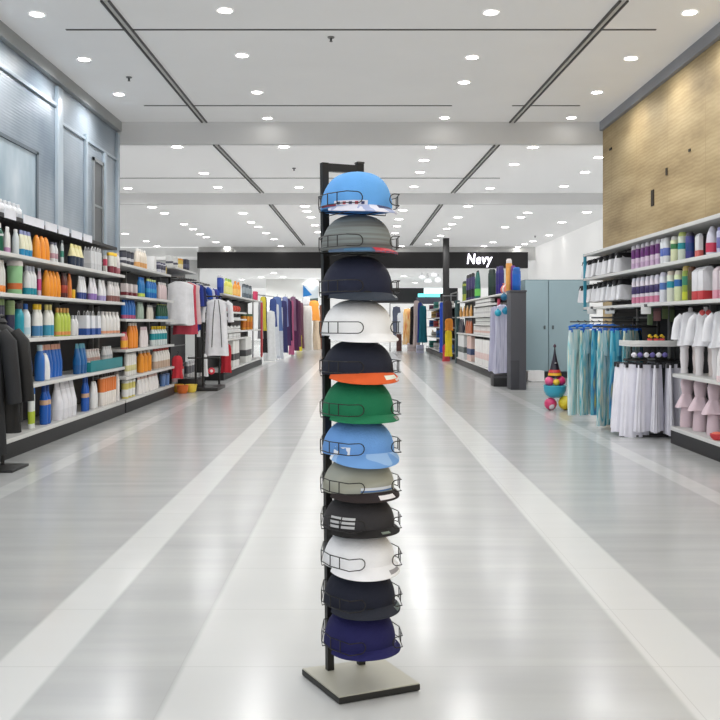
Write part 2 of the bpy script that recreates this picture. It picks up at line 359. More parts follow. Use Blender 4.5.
for pts, Z, sec, r, pw in ((S1, Z1, 'front ceiling', .066, P1), (S2, Z2, 'middle ceiling', .08, P1*.9), (S3, Z3, 'rear ceiling', .095, P1*.8), (S4, Z4, 'farthest ceiling', .13, P1*2)):
    pos = []
    for x, y in pts:
        D = F*(Z-CH)/(VY-y); pos.append(((x-VX)*D/F, D))
    # group into rows by X
    rows = []
    for p in sorted(pos):
        for rw in rows:
            if abs(sum(q[0] for q in rw)/len(rw)-p[0]) < .55: rw.append(p); break
        else: rows.append([p])
    rows.sort(key=lambda rw: sum(q[0] for q in rw)/len(rw))
    for ri, rw in enumerate(rows):
        rw.sort(key=lambda p: p[1])
        for k, (X, Y) in enumerate(rw):
            cnt = 'only' if len(rw) == 1 else ('nearest' if k == 0 else ORD[k]+' nearest')
            o = place(('dl', r), dl(r), 'ceiling_downlight', f'round white downlight, {cnt} in {ORD[ri]} row from left, {sec}', 'light', (X, Y, Z), group='downlights in the '+sec)
            if min(abs(Y-D1), abs(Y-D2), abs(Y-D3)) > (.4 if Y < 25 else 1.6) and X < 3.6 and (sec in ('front ceiling', 'middle ceiling') or k % 2 == 0): lamp((X, Y, Z-.03), pw*(1 if sec != 'rear ceiling' else 1.5))
for D in (7.4, 5.8, 4.2, 2.6, 1.0, -.6):
    for X in (-3.25, -1.35, 1.35, 3.25): lamp((X, D, Z1-.03), P1*(.6 if D < 3 else .85))
for D in (36, 42, 49):  # added fill lamps without fittings, to brighten the far zone
    for X in (-5, -1.5, 1.5, 5): lamp((X, D, Z4-.03), P1*3)
w = bpy.data.worlds.new('world'); bpy.context.scene.world = w; w.use_nodes = True
w.node_tree.nodes['Background'].inputs['Color'].default_value = (1, 1, 1, 1); w.node_tree.nodes['Background'].inputs['Strength'].default_value = 1.45  # even white light entering the open back, added as frontal fill
# small dark ceiling fittings
for i, (x, y, Z, wz) in enumerate(((129, 77, Z1, 'left above cladding wall'), (294, 168, Z2, 'left of cap stand'), (331, 37, Z1, 'above the cap stand'), (535, 236, Z3, 'near white side wall'))):
    D = F*(Z-CH)/(VY-y)
    place(('spr',), lambda: [('rosette', MB().lathe([(.035, -.012), (.04, -.0005)], 12), mat((120, 120, 120), .4), None, None), ('nozzle', MB().lathe([(.02, -.05), (.012, -.045), (.012, -.012)], 10), mat((70, 70, 70), .4), None, None)],
          'ceiling_sprinkler', 'small dark ceiling sprinkler '+wz, 'sprinkler', ((x-VX)*D/F, D, Z), group='ceiling sprinklers')
# ------------------------------------------------------------------ cap stand
U = Vector((.905, .425, 0)).normalized(); Nn = Vector((U.y, -U.x, 0))          # frame direction, facing direction
PL0, PR0 = gnd(330, 669.5, .022), gnd(361, 664, .022)
U = (PR0-PL0).normalized(); U.z = 0; Nn = Vector((U.y, -U.x, 0))
def stand():
    t = thing('cap_display_stand', 'tall black two-post cap display stand on square taupe base plate', 'display stand', (0, 2.9, 0))
    inv = Vector((0, -2.9, 0))
    T = .024
    top = [gnd(*p, T) + inv for p in ((339, 697.5), (420, 683.5), (382, 657.5), (302, 668.5))]
    c = sum(top, Vector())/4
    rings = []
    for z, k in ((.002, .985), (.006, 1.), (T-.006, 1.0), (T-.002, .996), (T, .985)): rings.append([(c+(p-c)*k).xy.to_3d()+Vector((0, 0, z)) for p in top])
    obj('base_edge', MB().loft(rings[:4]), mat((34, 33, 30), .5), t, 'black edge of base plate')
    obj('base_plate', MB().loft([[p+Vector((0, 0, .0005)) for p in rings[3]], [p+Vector((0, 0, .0015)) for p in rings[4]]]), mat((172, 170, 156), .4, .04, 12), t, 'taupe grey top plate')
    pm = METAL_BLACK()
    def post(x0, y0, x1, y1, off=0.):
        p0 = gnd(x0, y0, T+.001); D = p0.y; p1 = at(x1, y1, D+off); h = .011; rings = []
        p0 += inv; p1 += inv
        for p in (p0, p1): rings.append([p+U*sx*h+Nn*sy*h for sx, sy in ((-1,-1),(1,-1),(1,1),(-1,1))])
        return MB().loft(rings), p0, p1
    m1, a0, a1 = post(329.8, 669.5, 324.2, 163); obj('post', m1, pm, t)
    m2, b0, b1 = post(361, 664, 359.5, 164); obj('post', m2, pm, t)
    h = .011; rings = []
    bz = min(a1.z, b1.z)-.014
    for p in (a1+U*.012, b1-U*.012): rings.append([Vector((p.x, p.y, bz))+Nn*sx*h+Vector((0, 0, sz*.0125)) for sx, sy, sz in ((-1, 0, -1), (1, 0, -1), (1, 0, 1), (-1, 0, 1))])
    obj('top_bar', MB().loft(rings), pm, t)
    obj('end_cap', MB().box(-.013, -.013, 0, .013, .013, .006, .002), mat((60, 58, 56), .4), t, loc=tuple(b1), rz=math.atan2(U.y, U.x))
    return t, a0, a1, b0, b1
st, a0, a1, b0, b1 = stand()
STAND = Vector((0, 2.9, 0))
CAP_D = .142
def cap_center(z):
    k = (z-a0.z)/(a1.z-a0.z); pa = a0.lerp(a1, k); pb = b0.lerp(b1, k)
    m = (pa+pb)/2 + STAND; return Vector((m.x, m.y, z)) + Nn*CAP_D - U*.013, (pb-pa).xy.length/2
wire_m = mat((40, 38, 36), .35, .1, 20, metal=.5)
RZ = math.atan2(U.y, U.x)                                # local x = U, local -y = Nn
def basket(z):
    c, hw = cap_center(z); mb = MB(); r = .0016
    zl, zu = .008, .042
    for s in (-1, 1):
        P = lambda a, b, zz: (s*a, -b, zz)
        n = 7; u0, ux = (.055, .018) if s < 0 else (.07, .016)
        half = [(hw-.013+s*.013, -CAP_D+.006), (.07, -.124), (.1165, -.03), (.1165, .04), (.088, .116), (u0, .119)]
        path = [P(a, b, zl) for a, b in half]
        for k in range(n+1):
            an = -PI/2+PI*k/n; path.append(P(u0-ux*math.cos(an), .119, (zl+zu)/2+(zu-zl)/2*math.sin(an)))
        path += [P(a, b, zu) for a, b in reversed(half)]
        mb.tube(path, r, 6)
        for a, b in ((.1165, -.03), (.1165, .04), (.102, .078), (.07, -.124)): mb.tube([P(a, b, zl-.001), P(a, b, zu+.001)], r, 6)
        # bars under the cap
        mb.tube([P(.047, -CAP_D+.012, -.006), P(.047, .07, -.006)], r, 6)
        mb.tube([P(.1165, -.03, zl), P(.1145, -.03, -.006), P(0, -.03, -.006)], r, 6)
    return mb, c
def cap_parts(cr, br, drop, brim2=None, H=.113, lean=.0, stripes=None, crown_m=None, brim_m=None, under=None):
    a, b = .112, .112
    def crown_pt(th, ph, off=0.):
        # th: angle from the front, ph: 0 rim .. pi/2 top
        seam = 1-.008*max(0, 1-abs(((th/(PI/3)+.5) % 1)-.5)*14)*math.cos(ph)
        rr = max(0., math.cos(ph))**.72*seam
        fr = .5+.5*math.cos(th)
        z = H*math.sin(ph)**1.0
        x = (a+off)*rr*math.sin(th); y = -(b+off)*rr*math.cos(th)
        y -= .012*fr*math.sin(2*ph)*fr - .004
        return Vector((x, y, z+off*math.sin(ph)+.0))
    crown = MB(); n, m = 48, 14
    rings = [[crown_pt(2*PI*k/n, PI/2*(j/m)**.9*.985, -.0) for k in range(n)] for j in range(m+1)]
    inner = [[crown_pt(2*PI*k/n, PI/2*(j/m)**.9*.985, -.0022) for k in range(n)] for j in range(m+1)]
    crown.loft(list(reversed(inner))+rings, False)
    nv = len(crown.v); crown.f.append(tuple(range(nv-n, nv)))
    def brim_pt(s, v, dz=0.):
        al = s*math.radians(72); be = s*math.radians(86)
        i = Vector((a*1.0*math.sin(al), -b*math.cos(al)+.003, 0)); o = Vector((.114*math.sin(be), -(.03+.108*math.cos(be)), 0))
        p = i.lerp(o, v); ct = math.cos(s*PI/2)
        p.z = .004 - (drop+.008)*v*(.12+.88*ct) - .005*(p.x/.1)**2 - .004*v*v + dz
        return p
    def brim_mesh(s0, s1, v0, v1, dz0, dz1, nu=28, nvv=8):
        mb = MB()
        top = [[brim_pt(s0+(s1-s0)*i/nu, v0+(v1-v0)*j/nvv, dz1) for i in range(nu+1)] for j in range(nvv+1)]
        bot = [[brim_pt(s0+(s1-s0)*i/nu, v0+(v1-v0)*j/nvv, dz0) for i in range(nu+1)] for j in range(nvv+1)]
        W = nu+1; vs = [p for r in top for p in r]+[p for r in bot for p in r]; O = W*(nvv+1); fs = []
        for j in range(nvv):
            for i in range(nu):
                k = j*W+i; fs += [(k, k+1, k+W+1, k+W), (O+k, O+k+W, O+k+W+1, O+k+1)]
        for i in range(nu): fs += [(i, O+i, O+i+1, i+1), (nvv*W+i, nvv*W+i+1, O+nvv*W+i+1, O+nvv*W+i)]
        for j in range(nvv): fs += [(j*W, (j+1)*W, O+(j+1)*W, O+j*W), (j*W+nu, O+j*W+nu, O+(j+1)*W+nu, (j+1)*W+nu)]
        return mb.add(vs, fs)
    def patch(t0, t1, p0, p1, off=.0018, n=10, round_=False):
        mb = MB(); outer = []
        if round_:
            ring = [(math.cos(2*PI*k/20), math.sin(2*PI*k/20)) for k in range(20)]
            pts = [crown_pt((t0+t1)/2+(t1-t0)/2*x, (p0+p1)/2+(p1-p0)/2*y, off) for x, y in ring]
            return mb.add(pts+[crown_pt((t0+t1)/2, (p0+p1)/2, off)], [(k, (k+1) % 20, 20) for k in range(20)])
        return mb.grid(lambda u, v: crown_pt(t0+(t1-t0)*u, p0+(p1-p0)*v, off), n, 4)
    return crown, brim_mesh, patch, crown_pt, brim_pt
R_ = math.radians
CAPS = [  # rim row in the photo, crown, brim, drop, label, extras
 (198.5, (104, 172, 238), (226, 228, 240), .020, 'sky blue cap with pale printed brim on the topmost basket of stand'),
 (241, (116, 118, 116), (84, 106, 132), .010, 'grey mesh cap with slate blue brim and red brim patch'),
 (286, (26, 31, 54), (52, 60, 72), .014, 'dark navy cap with slate brim between grey cap and white cap'),
 (327.5, (250, 249, 249), (250, 249, 249), .036, 'plain white cap directly below the slate-brimmed navy cap'),
 (367, (26, 31, 48), (232, 98, 42), .034, 'navy cap with bright orange brim and pale brim sticker'),
 (409.5, (16, 118, 78), (20, 122, 80), .024, 'kelly green cap with grey-edged brim in middle of stand'),
 (448, (112, 164, 228), (206, 224, 244), .040, 'light blue cap with white striped brim below the green cap'),
 (487, (164, 164, 150), (44, 34, 34), .018, 'beige grey cap with dark brown brim and white oval sticker'),
 (524.5, (54, 52, 54), (28, 26, 26), .018, 'charcoal cap with black brim and pale striped side window'),
 (562, (250, 249, 252), (250, 249, 252), .038, 'white cap with grey brim sticker above two bottom navy caps'),
 (603, (20, 24, 42), (34, 38, 50), .020, 'dark navy cap second from bottom of stand, grey brim corner'),
 (645, (23, 22, 82), (25, 24, 88), .036, 'royal navy cap on the lowest basket of stand'),
]
BOTTOMS = [212, 252, 301, 343, 385, 424, 469, 503, 538, 581, 620, 660]
for k, (ry, cc, bc, drop, label) in enumerate(CAPS):
    yc = cap_center(1.0)[0].y
    z = CH+(VY-ry)*(yc-.101)/F-.025
    zup = CH+(VY-CAPS[k-1][0])*(yc-.101)/F-.025 if k else z+.14
    drop = max(.0, z-(CH+(VY-BOTTOMS[k])*(yc-.122)/F)-.009)
    mb, c = basket(z)
    obj('wire_basket', mb, wire_m, st, loc=tuple(c-STAND), rz=RZ)
    t = thing('baseball_cap', label, 'cap', tuple(c), RZ, 'caps on the display stand', tilt=0.)
    crown, brim, patch, cp, bp_ = cap_parts(cc, bc, drop, H=min(.119 if k == 0 else .126, zup-z-.0135))
    cm = fab(cc)
    if k == 1: cm = ramp_mat([(96, 98, 96), (122, 126, 124), (140, 152, 150)], 3, (1, 1, 30), .85, 2)
    if k == 7: cm = ramp_mat([(150, 150, 134), (172, 172, 158), (150, 158, 154)], 4, (1, 1, 4), .85, 2)
    obj('crown', crown, cm, t)
    bm_ = fab(bc)
    if k == 0: bm_ = ramp_mat([(170, 180, 214), (226, 226, 238), (228, 230, 240), (160, 80, 100)], 14, (1, 1, 1), .8, 2, True)
    if k == 6: bm_ = ramp_mat([(112, 160, 218), (150, 186, 228), (240, 244, 250), (244, 247, 252)], 9, (.35, 1.6, 1), .8, 1, True)
    bo = obj('brim', brim(-1, 1, 0, 1, 0, .0032), bm_, t)
    obj('button', MB().lathe([(.009, -.004), (.009, .0005), (.005, .0025), (.001, .003)], 12), cm, t, loc=tuple(cp(0, PI/2*.985)))
    # back strap
    obj('back_strap', MB().grid(lambda u, v: cp(PI-.5+u, .06+.12*v, .002), 8, 2), mat(tuple(int(v*.7) for v in cc), .7), t)
    def stick(m, s0, s1, v0, v1, lb, nm='sticker'): o = obj(nm, brim(s0, s1, v0, v1, .0034 if k > 2 else -.0011, .0042, 8, 3), m, bo, lb)
    if k == 0:
        obj('front_patch', patch(R_(-62), R_(-8), .04, .16), mat((228, 228, 240), .7), t, 'pale band with printed marks')
        obj('side_print', patch(R_(-95), R_(-58), .03, .09, .002), mat((150, 60, 80), .7), t, 'dull red edge print')
        for i in range(5): obj('print_mark', patch(R_(-56+i*9.5), R_(-51+i*9.5), .06, .13, .0027, 3), mat(((52, 62, 110), (180, 60, 80))[i % 2], .7), t)
        stick(mat((56, 64, 104), .7), .1, .5, .1, .55, 'dark blue print')
    if k == 1: stick(mat((206, 52, 66), .6), -.02, .8, .2, 1.0, 'red patch on the brim', 'patch'); stick(mat((72, 122, 158), .6), -.6, -.08, .45, .95, 'blue band', 'band')
    if k == 2: stick(mat((150, 158, 164), .4), .55, .8, .35, .8, 'grey edge sticker')
    if k == 4: stick(mat((232, 236, 220), .5), .22, .62, .35, .75, 'pale sticker'); stick(mat((236, 230, 224), .5), .5, .95, .82, 1.0, 'white brim edge', 'edge')
    if k == 5: stick(mat((126, 132, 124), .5), .5, .98, .45, 1.0, 'grey brim corner', 'edge')
    if k == 6: obj('front_patch', patch(R_(-66), R_(-38), .03, .26), ramp_mat([(96, 146, 206), (236, 240, 248), (240, 244, 250)], 40, (1, 1, 1), .7, 1, True), t, 'white printed marks')
    if k == 7:
        obj('front_band', patch(R_(-22), R_(38), .14, .22), mat((226, 230, 236), .7), t, 'white band')
        obj('front_band', patch(R_(-22), R_(38), .09, .135), mat((84, 124, 178), .7), t, 'blue band')
        stick(mat((240, 236, 236), .5), .05, .45, .45, .9, 'white oval sticker')
    if k == 8:
        for i in range(2):
            for j in range(3): obj('mesh_stripe', patch(R_(-78+i*24), R_(-56+i*24), .12+j*.13, .2+j*.13), mat((204, 204, 204), .6), t, 'pale grey stripe')
        stick(mat((122, 134, 120), .5), .1, .3, .5, .8, 'small dull green tag')
    if k == 9: stick(mat((160, 158, 160), .5), .3, .66, .5, .85, 'grey sticker')
    if k == 10: stick(mat((96, 112, 112), .45), .5, .9, .35, .9, 'grey green brim corner', 'edge')
    if k in (2, 10): obj('front_emblem', patch(R_(-16), R_(-2), .0, .09, .002, 8, True), mat((14, 14, 18), .5), t, 'small black oval')
# hang tag on a wire beside the frame
hp = at(318.5, 427, 3.0)
# ------------------------------------------------------------------ small goods
def bottle(h, r, body, cap, band=None, bz=(.12, .5), sq=1., neck=.42, capf=.17):
    def f():
        c0 = h*(1-capf)
        out = [('bottle_body', MB().lathe([(r*.86, 0), (r, h*.03), (r, h*.58), (r*.93, h*.68), (r*.6, c0-h*.04), (r*neck, c0), (r*neck, c0+h*.02)], 14, 1, sq), mat(body, .35), None, None),
               ('cap', MB().lathe([(r*neck*1.12, c0+.001), (r*neck*1.12, h*.985), (r*neck*.9, h)], 12, 1, sq), mat(cap, .4), None, None)]
        if band: out.append(('label_band', MB().lathe([(r*1.0, h*bz[0]), (r*1.025, h*bz[0]+.001), (r*1.025, h*bz[1]), (r*1.0, h*bz[1]+.001)], 14, 1, sq), mat(band, .45), None, None))
        return out
    return f
def tall_bottle(h, r, body, cap, band=None, bz=(.1, .45)): return bottle(h, r, body, cap, band, bz, 1., .5, .12)
def squeeze(h, r, body, cap, band=None, bz=(.1, .35)): # tapered pointed squeeze bottle
    def f():
        out = [('bottle_body', MB().lathe([(r*.8, 0), (r, h*.04), (r*1.02, h*.4), (r*.85, h*.7), (r*.5, h*.92), (r*.3, h*.96)], 14), mat(body, .4), None, None),
               ('cap', MB().lathe([(r*.36, h*.945), (r*.34, h*.99), (r*.2, h)], 10), mat(cap, .4), None, None)]
        if band: out.append(('label_band', MB().lathe([(r*1.0, h*bz[0]), (r*1.05, h*bz[0]+.001), (r*1.05, h*bz[1]), (r*1.0, h*bz[1]+.001)], 14), mat(band, .45), None, None))
        return out
    return f
def spray_can(h, r, body, cap, band, bz=(.35, .75), band2=None):
    def f():
        out = [('can_body', MB().lathe([(r*.92, 0), (r, h*.02), (r, h*.82), (r*.9, h*.86)], 14), mat(body, .3), None, None),
               ('cap', MB().lathe([(r*.86, h*.855), (r*.86, h*.95), (r*.62, h)], 14), mat(cap, .4), None, None),
               ('label_band', MB().lathe([(r*1.0, h*bz[0]), (r*1.02, h*bz[0]+.001), (r*1.02, h*bz[1]), (r*1.0, h*bz[1]+.001)], 14), mat(band, .4), None, None)]
        if band2: out.append(('lower_band', MB().lathe([(r*1.0, h*.04), (r*1.02, h*.041), (r*1.02, h*.26), (r*1.0, h*.261)], 14), mat(band2, .4), None, None))
        return out
    return f
def tub(h, r, body, lid, band=None, bz=(.15, .5), sq=1.):
    def f():
        out = [('tub_body', MB().lathe([(r*.88, 0), (r*.92, h*.03), (r, h*.8), (r*.97, h*.84)], 18, 1, sq), mat(body, .4), None, None),
               ('lid', MB().lathe([(r*1.03, h*.845), (r*1.03, h*.96), (r*.9, h)], 18, 1, sq), mat(lid, .4), None, None)]
        if band:
            ra = r*(.92+.1*bz[0]); rb = r*(.92+.1*bz[1])
            out.append(('label_band', MB().lathe([(ra*.99, h*bz[0]), (ra*1.025, h*bz[0]+.001), (rb*1.025, h*bz[1]), (rb*.99, h*bz[1]+.001)], 18, 1, sq), mat(band, .45), None, None))
        return out
    return f
def pouch(h, w, body, header, foot=None, d=.07, hf=.16, ff=.28):
    def f():
        def ring(z, ww, dd, n=20): return [(ww/2*math.copysign(abs(math.cos(2*PI*k/n))**.6, math.cos(2*PI*k/n)), dd/2*math.copysign(abs(math.sin(2*PI*k/n))**.8, math.sin(2*PI*k/n)), z) for k in range(n)]
        def dd(t): return d*(.75+.5*t if t < .4 else .95*(1-t)/.6)+.006
        zs = [0, .04, .15, ff, .45, .6, .75, 1-hf]
        lo = [z for z in zs if z <= ff] if foot else []
        out = []; main = zs if not foot else [z for z in zs if z >= ff]
        out.append(('pouch_body', MB().loft([ring(z*h, w*(1-.05*z), dd(z)) for z in main]), mat(body, .35), None, None))
        if foot: out.append(('foot_band', MB().loft([ring(z*h, w*(1-.05*z)*(.96 if z == 0 else 1), dd(z)) for z in lo]), mat(foot, .4), None, None))
        out.append(('header', MB().loft([ring(z*h, w*(1-.05*z), dd(z)) for z in (1-hf, 1-hf*.5, 1)]), mat(header, .4), None, None))
        return out
    return f
def carton(h, w, d, body, top=None, band=None, bz=(.0, .3), bev=.004):
    def f():
        z1 = h*(.86 if top else 1)
        b0 = bz[1]*h if band and bz[0] <= 0 else 0
        out = [('carton_body', MB().box(-w/2, -d/2, b0, w/2, d/2, z1, bev), mat(body, .5), None, None)]
        if top: out.append(('top_flap', MB().loft([[(-w/2, -d/2, z1), (w/2, -d/2, z1), (w/2, d/2, z1), (-w/2, d/2, z1)], [(-w/2*.96, -d*.12, h), (w/2*.96, -d*.12, h), (w/2*.96, d*.12, h), (-w/2*.96, d*.12, h)]]), mat(top, .5), None, None))
        if band:
            out.append(('band', MB().box(-w/2-.001, -d/2-.001, bz[0]*h, w/2+.001, d/2+.001, bz[1]*h, bev), mat(band, .5), None, None))
        return out
    return f
def gift_bag(h, w, d, body, foot, cord=(220, 220, 222)):
    def f():
        hb = h*.8; zf = hb*.34
        R = lambda z, k: [(-w/2*k, -d/2*k, z), (w/2*k, -d/2*k, z), (w/2*k, d/2*k, z), (-w/2*k, d/2*k, z)]
        hds = []
        for s in (-1, 1): hds.append(MB().tube([(s*d*.0+x*w*.28, s*d*.42, hb-.005+zz*h*.2) for x, zz in ((-1, 0), (-.8, .7), (-.3, 1), (.3, 1), (.8, .7), (1, 0))], .004, 5))
        return [('bag_body', MB().loft([R(zf, .97), R(hb*.8, .95), R(hb, .92)]), mat(body, .6), None, None), ('foot_band', MB().loft([R(0, .98), R(zf*.5, .985), R(zf, .97)]), mat(foot, .6), None, None), ('handle', hds[0], mat(cord, .6), None, None), ('handle', hds[1], mat(cord, .6), None, None)]
    return f
def ballf(r, c, c2=None):
    def f():
        mb = MB().lathe([(r*math.sin(PI*k/14)+1e-4, r-r*math.cos(PI*k/14)) for k in range(15)], 20)
        return [('ball', mb, mat(c, .35) if not c2 else ramp_mat([c, c, c2, c2], 4, (1, 1, 1), .35, 0, True), None, None)]
    return f
def shoe(l, c, sole=(235, 235, 235)):
    def f():
        def ring(t, z0, z1, w): return [(l*(t-.5), w*math.cos(a), z0+(z1-z0)*(.5+.5*math.sin(a))) for a in [2*PI*k/12 for k in range(12)]]
        up = MB().loft([ring(t, .03, .03+hh*l, ww*l) for t, hh, ww in ((.02, .22, .06), (.1, .34, .12), (.3, .32, .12), (.45, .22, .13), (.7, .15, .16), (.9, .1, .14), (1, .05, .05))])
        so = MB().loft([[(l*(t-.5), sx*ww*l, zz) for sx, zz in ((-1, 0), (1, 0), (1, .032), (-1, .032))] for t, ww in ((0, .09), (.1, .13), (.4, .12), (.7, .16), (.92, .14), (1.02, .06))])
        return [('upper', up, mat(c, .7), None, None), ('sole', so, mat(sole, .6), None, None)]
    return f
# ------------------------------------------------------------------ clothes (local: hangs along z, shoulders along x, z=0 at the hanger hook top)
def folds(k, n, amp, t, ph): return amp*t*math.sin(k*n+ph)
def garment_shell(prof, nf=7, amp=.012, seg=40, ph=0.):
    """prof: (z, half width, half depth)"""
    z0, z1 = prof[0][0], prof[-1][0]; rings = []
    for z, hw, hd in prof:
        t = (z0-z)/max(1e-6, z0-z1); rg = []
        for k in range(seg):
            a = 2*PI*k/seg; ca, sa = math.cos(a), math.sin(a)
            f = 1+folds(a, nf, amp/max(hd, .02), t, ph+2*t)
            rg.append((hw*math.copysign(abs(ca)**.75, ca)*(1+.3*(f-1)), hd*math.copysign(abs(sa)**.85, sa)*f, z+.006*t*math.sin(3*a+ph)))
        rings.append(rg)
    return MB().loft(rings)
def hanger_mesh(w, drop=.09):
    mb = MB().tube([(0, 0, .0), (.02, 0, -.01), (.019, 0, -.03), (0, 0, -.044), (0, 0, -.06)], .003, 6)
    mb.tube([(-w, 0, -.06-drop), (-w*.5, 0, -.06-drop*.45), (0, 0, -.06), (w*.5, 0, -.06-drop*.45), (w, 0, -.06-drop)], .005, 6)
    return mb
def shirt(L, w, col, sleeve=.22, col2=None, collar=None, d=.05, m=None, ph=0., hang=BLACK, stripe=None):
    def f():
        mm = m or fab(col)
        zt = -.07
        body = garment_shell([(zt, .05, .03), (zt-.02, w*.55, d*.8), (zt-.055, w*.95, d), (zt-.2*L, w*.9, d*1.05), (zt-.6*L, w*.95, d*1.1), (zt-L, w*1.05, d*1.25)], 6, .012, 36, ph)
        out = [('garment_body', body, mm, None, None), ('hanger', hanger_mesh(w*.9), mat(hang, .4), None, None)]
        if sleeve:
            for s in (-1, 1):
                sl = MB(); pts = [(s*w*.86, 0, zt-.055), (s*(w+.035), 0, zt-.10), (s*(w+.05), .005, zt-.1-sleeve*.5), (s*(w+.055), -.004, zt-.1-sleeve)]
                sl.tube(pts, [.05, .055, .05, .054], 10); out.append(('sleeve', sl, fab(col2) if col2 else mm, None, None))
        if collar: out.append(('collar', MB().lathe([(.052, 0), (.055, .012), (.046, .02)], 14, 1.1, .62, 0, 0, zt-.008), fab(collar), None, None))
        if stripe:
            for s in (-1, 1): out.append(('strap', MB().tube([(s*.03, -d*.9, zt-.02), (s*.06, -d*1.22, zt-.3*L), (s*.085, -d*1.45, zt-.85*L)], .007, 6), fab(stripe), None, None))
        return out
    return f
def trousers(L, w, m, ph=0., hang=(30, 96, 190)):
    def f():
        out = []; zt = -.06
        out.append(('waist', garment_shell([(zt, w, .024), (zt-.03, w*1.0, .027), (zt-.16, w*1.1, .034), (zt-.27, w*1.12, .036)], 5, .004, 30, ph), m, None, None))
        for s in (-1, 1):
            rg = []
            for t in (0, .2, .45, .7, 1.0):
                z = zt-.22-(L-.22)*t; cx = s*w*(.56+.06*t); hw = w*(.56-.07*t)
                rg.append([(cx+hw*math.cos(2*PI*k/20)*(1+.1*t*math.sin(4*2*PI*k/20+ph)), .034*math.sin(2*PI*k/20)*(1+.22*math.sin(3*2*PI*k/20+ph+3*t)), z) for k in range(20)])
            out.append(('trouser_leg', MB().loft(rg), m, None, None))
        hg = MB().tube([(0, 0, 0), (.027, 0, -.008), (.026, 0, -.03), (0, 0, -.042)], .003, 6); hg.tube([(-w*.9, 0, -.042), (w*.9, 0, -.042)], .006, 6)
        for s in (-1, 1): hg.box(s*w*.8-.012, -.02, -.085, s*w*.8+.012, .02, -.036, .003)
        out.append(('clip_hanger', hg, mat(hang, .35), None, None))
        return out
    return f
def skirt(L, w, m, ph=0.):
    def f():
        zt = -.055
        sk = garment_shell([(zt, w*.72, .022), (zt-.04, w*.74, .023), (zt-.045, w*.76, .025), (zt-L*.45, w*.92, .032), (zt-L, w*1.08, .04)], 13, .008, 78, ph)
        hg = MB().tube([(0, 0, 0), (.027, 0, -.008), (.026, 0, -.03), (0, 0, -.042)], .003, 6); hg.tube([(-w*.8, 0, -.042), (w*.8, 0, -.042)], .005, 6)
        for s in (-1, 1): hg.box(s*w*.6-.012, -.036, -.085, s*w*.6+.012, .036, -.036, .003)
        return [('skirt_body', sk, m, None, None), ('clip_hanger', hg, mat((40, 40, 44), .35), None, None)]
    return f
def dress(L, w, m, ph=0., flare=1.5, waist=.7, hang=BLACK):
    def f():
        zt = -.07
        return [('garment_body', garment_shell([(zt, .04, .03), (zt-.03, w*.8, .045), (zt-.14*L-.03, w*.95, .05), (zt-.35*L, w*waist, .045), (zt-.7*L, w*flare*.85, .06), (zt-L, w*flare, .07)], 7, .014, 42, ph), m, None, None),
                ('hanger', hanger_mesh(w*.75, .06), mat(hang, .4), None, None)]
    return f
# ------------------------------------------------------------------ gondolas
steel_w = mat((190, 190, 188), .45, .04, 6); steel_k = mat((38, 38, 40), .5, .1, 6); rail_w = mat((216, 216, 214), .4, .03, 6)
BO = []
def gondola(label, s, Xf, D0, D1_, boards, topz, plinth=True, back=.46, uprights=(), name='gondola_shelving', back_m=None, topdepth=None, end=False):
    """s: side (-1 left, 1 right). boards: (z, D0, D1, front X, thickness)"""
    t = thing(name, label, 'shelving', (s*(Xf+back), D0, 0))
    ox, oy = s*(Xf+back), D0
    bx = lambda xa, ya, za, xb, yb, zb, bev=0.: MB().box(min(s*xa, s*xb)-ox, ya-oy, za, max(s*xa, s*xb)-ox, yb-oy, zb, bev)
    obj('back_panel', bx(Xf+back-.03, D0, .0, Xf+back, D1_, topz), back_m or mat((46, 46, 48), .6), t)
    for D in uprights: obj('upright', bx(Xf+back-.09, D-.02, 0, Xf+back-.03, D+.02, topz, .004), mat((120, 120, 118), .5), t)
    if plinth: obj('plinth', bx(Xf+.0, plinth[0] if plinth is not True else D0, 0, Xf+back-.031, plinth[1] if plinth is not True else D1_, .128, .004), mat((24, 24, 26), .5), t)
    for z, a, b, fx, th in boards:
        BO.append((s, z, a, b, fx, th))
        bo = obj('shelf_board', bx(fx+.012, a, z-th, Xf+back-.031, b, z, .003), steel_w, t)
        obj('price_rail', bx(fx, a, z-th-.006, fx+.011, b, z-.0005, .002), rail_w, bo)
        nb = max(1, int((b-a)/1.2))
        for i in range(nb+1):
            D = a+.015+(b-a-.03)*i/nb
            br = MB().add([((s*(Xf+back-.031))-ox, D-oy-.004, z-th-.001), ((s*(Xf+back-.031))-ox, D-oy+.004, z-th-.001), (s*(fx+.26)-ox, D-oy+.004, z-th-.001), (s*(fx+.26)-ox, D-oy-.004, z-th-.001), ((s*(Xf+back-.031))-ox, D-oy-.004, z-th-.05), ((s*(Xf+back-.031))-ox, D-oy+.004, z-th-.05)],
                         [(0,1,2,3),(0,4,5,1),(4,3,2,5),(0,3,4),(1,5,2)])
            obj('bracket', br, steel_k, bo)
    return t
PITCH = [.1]
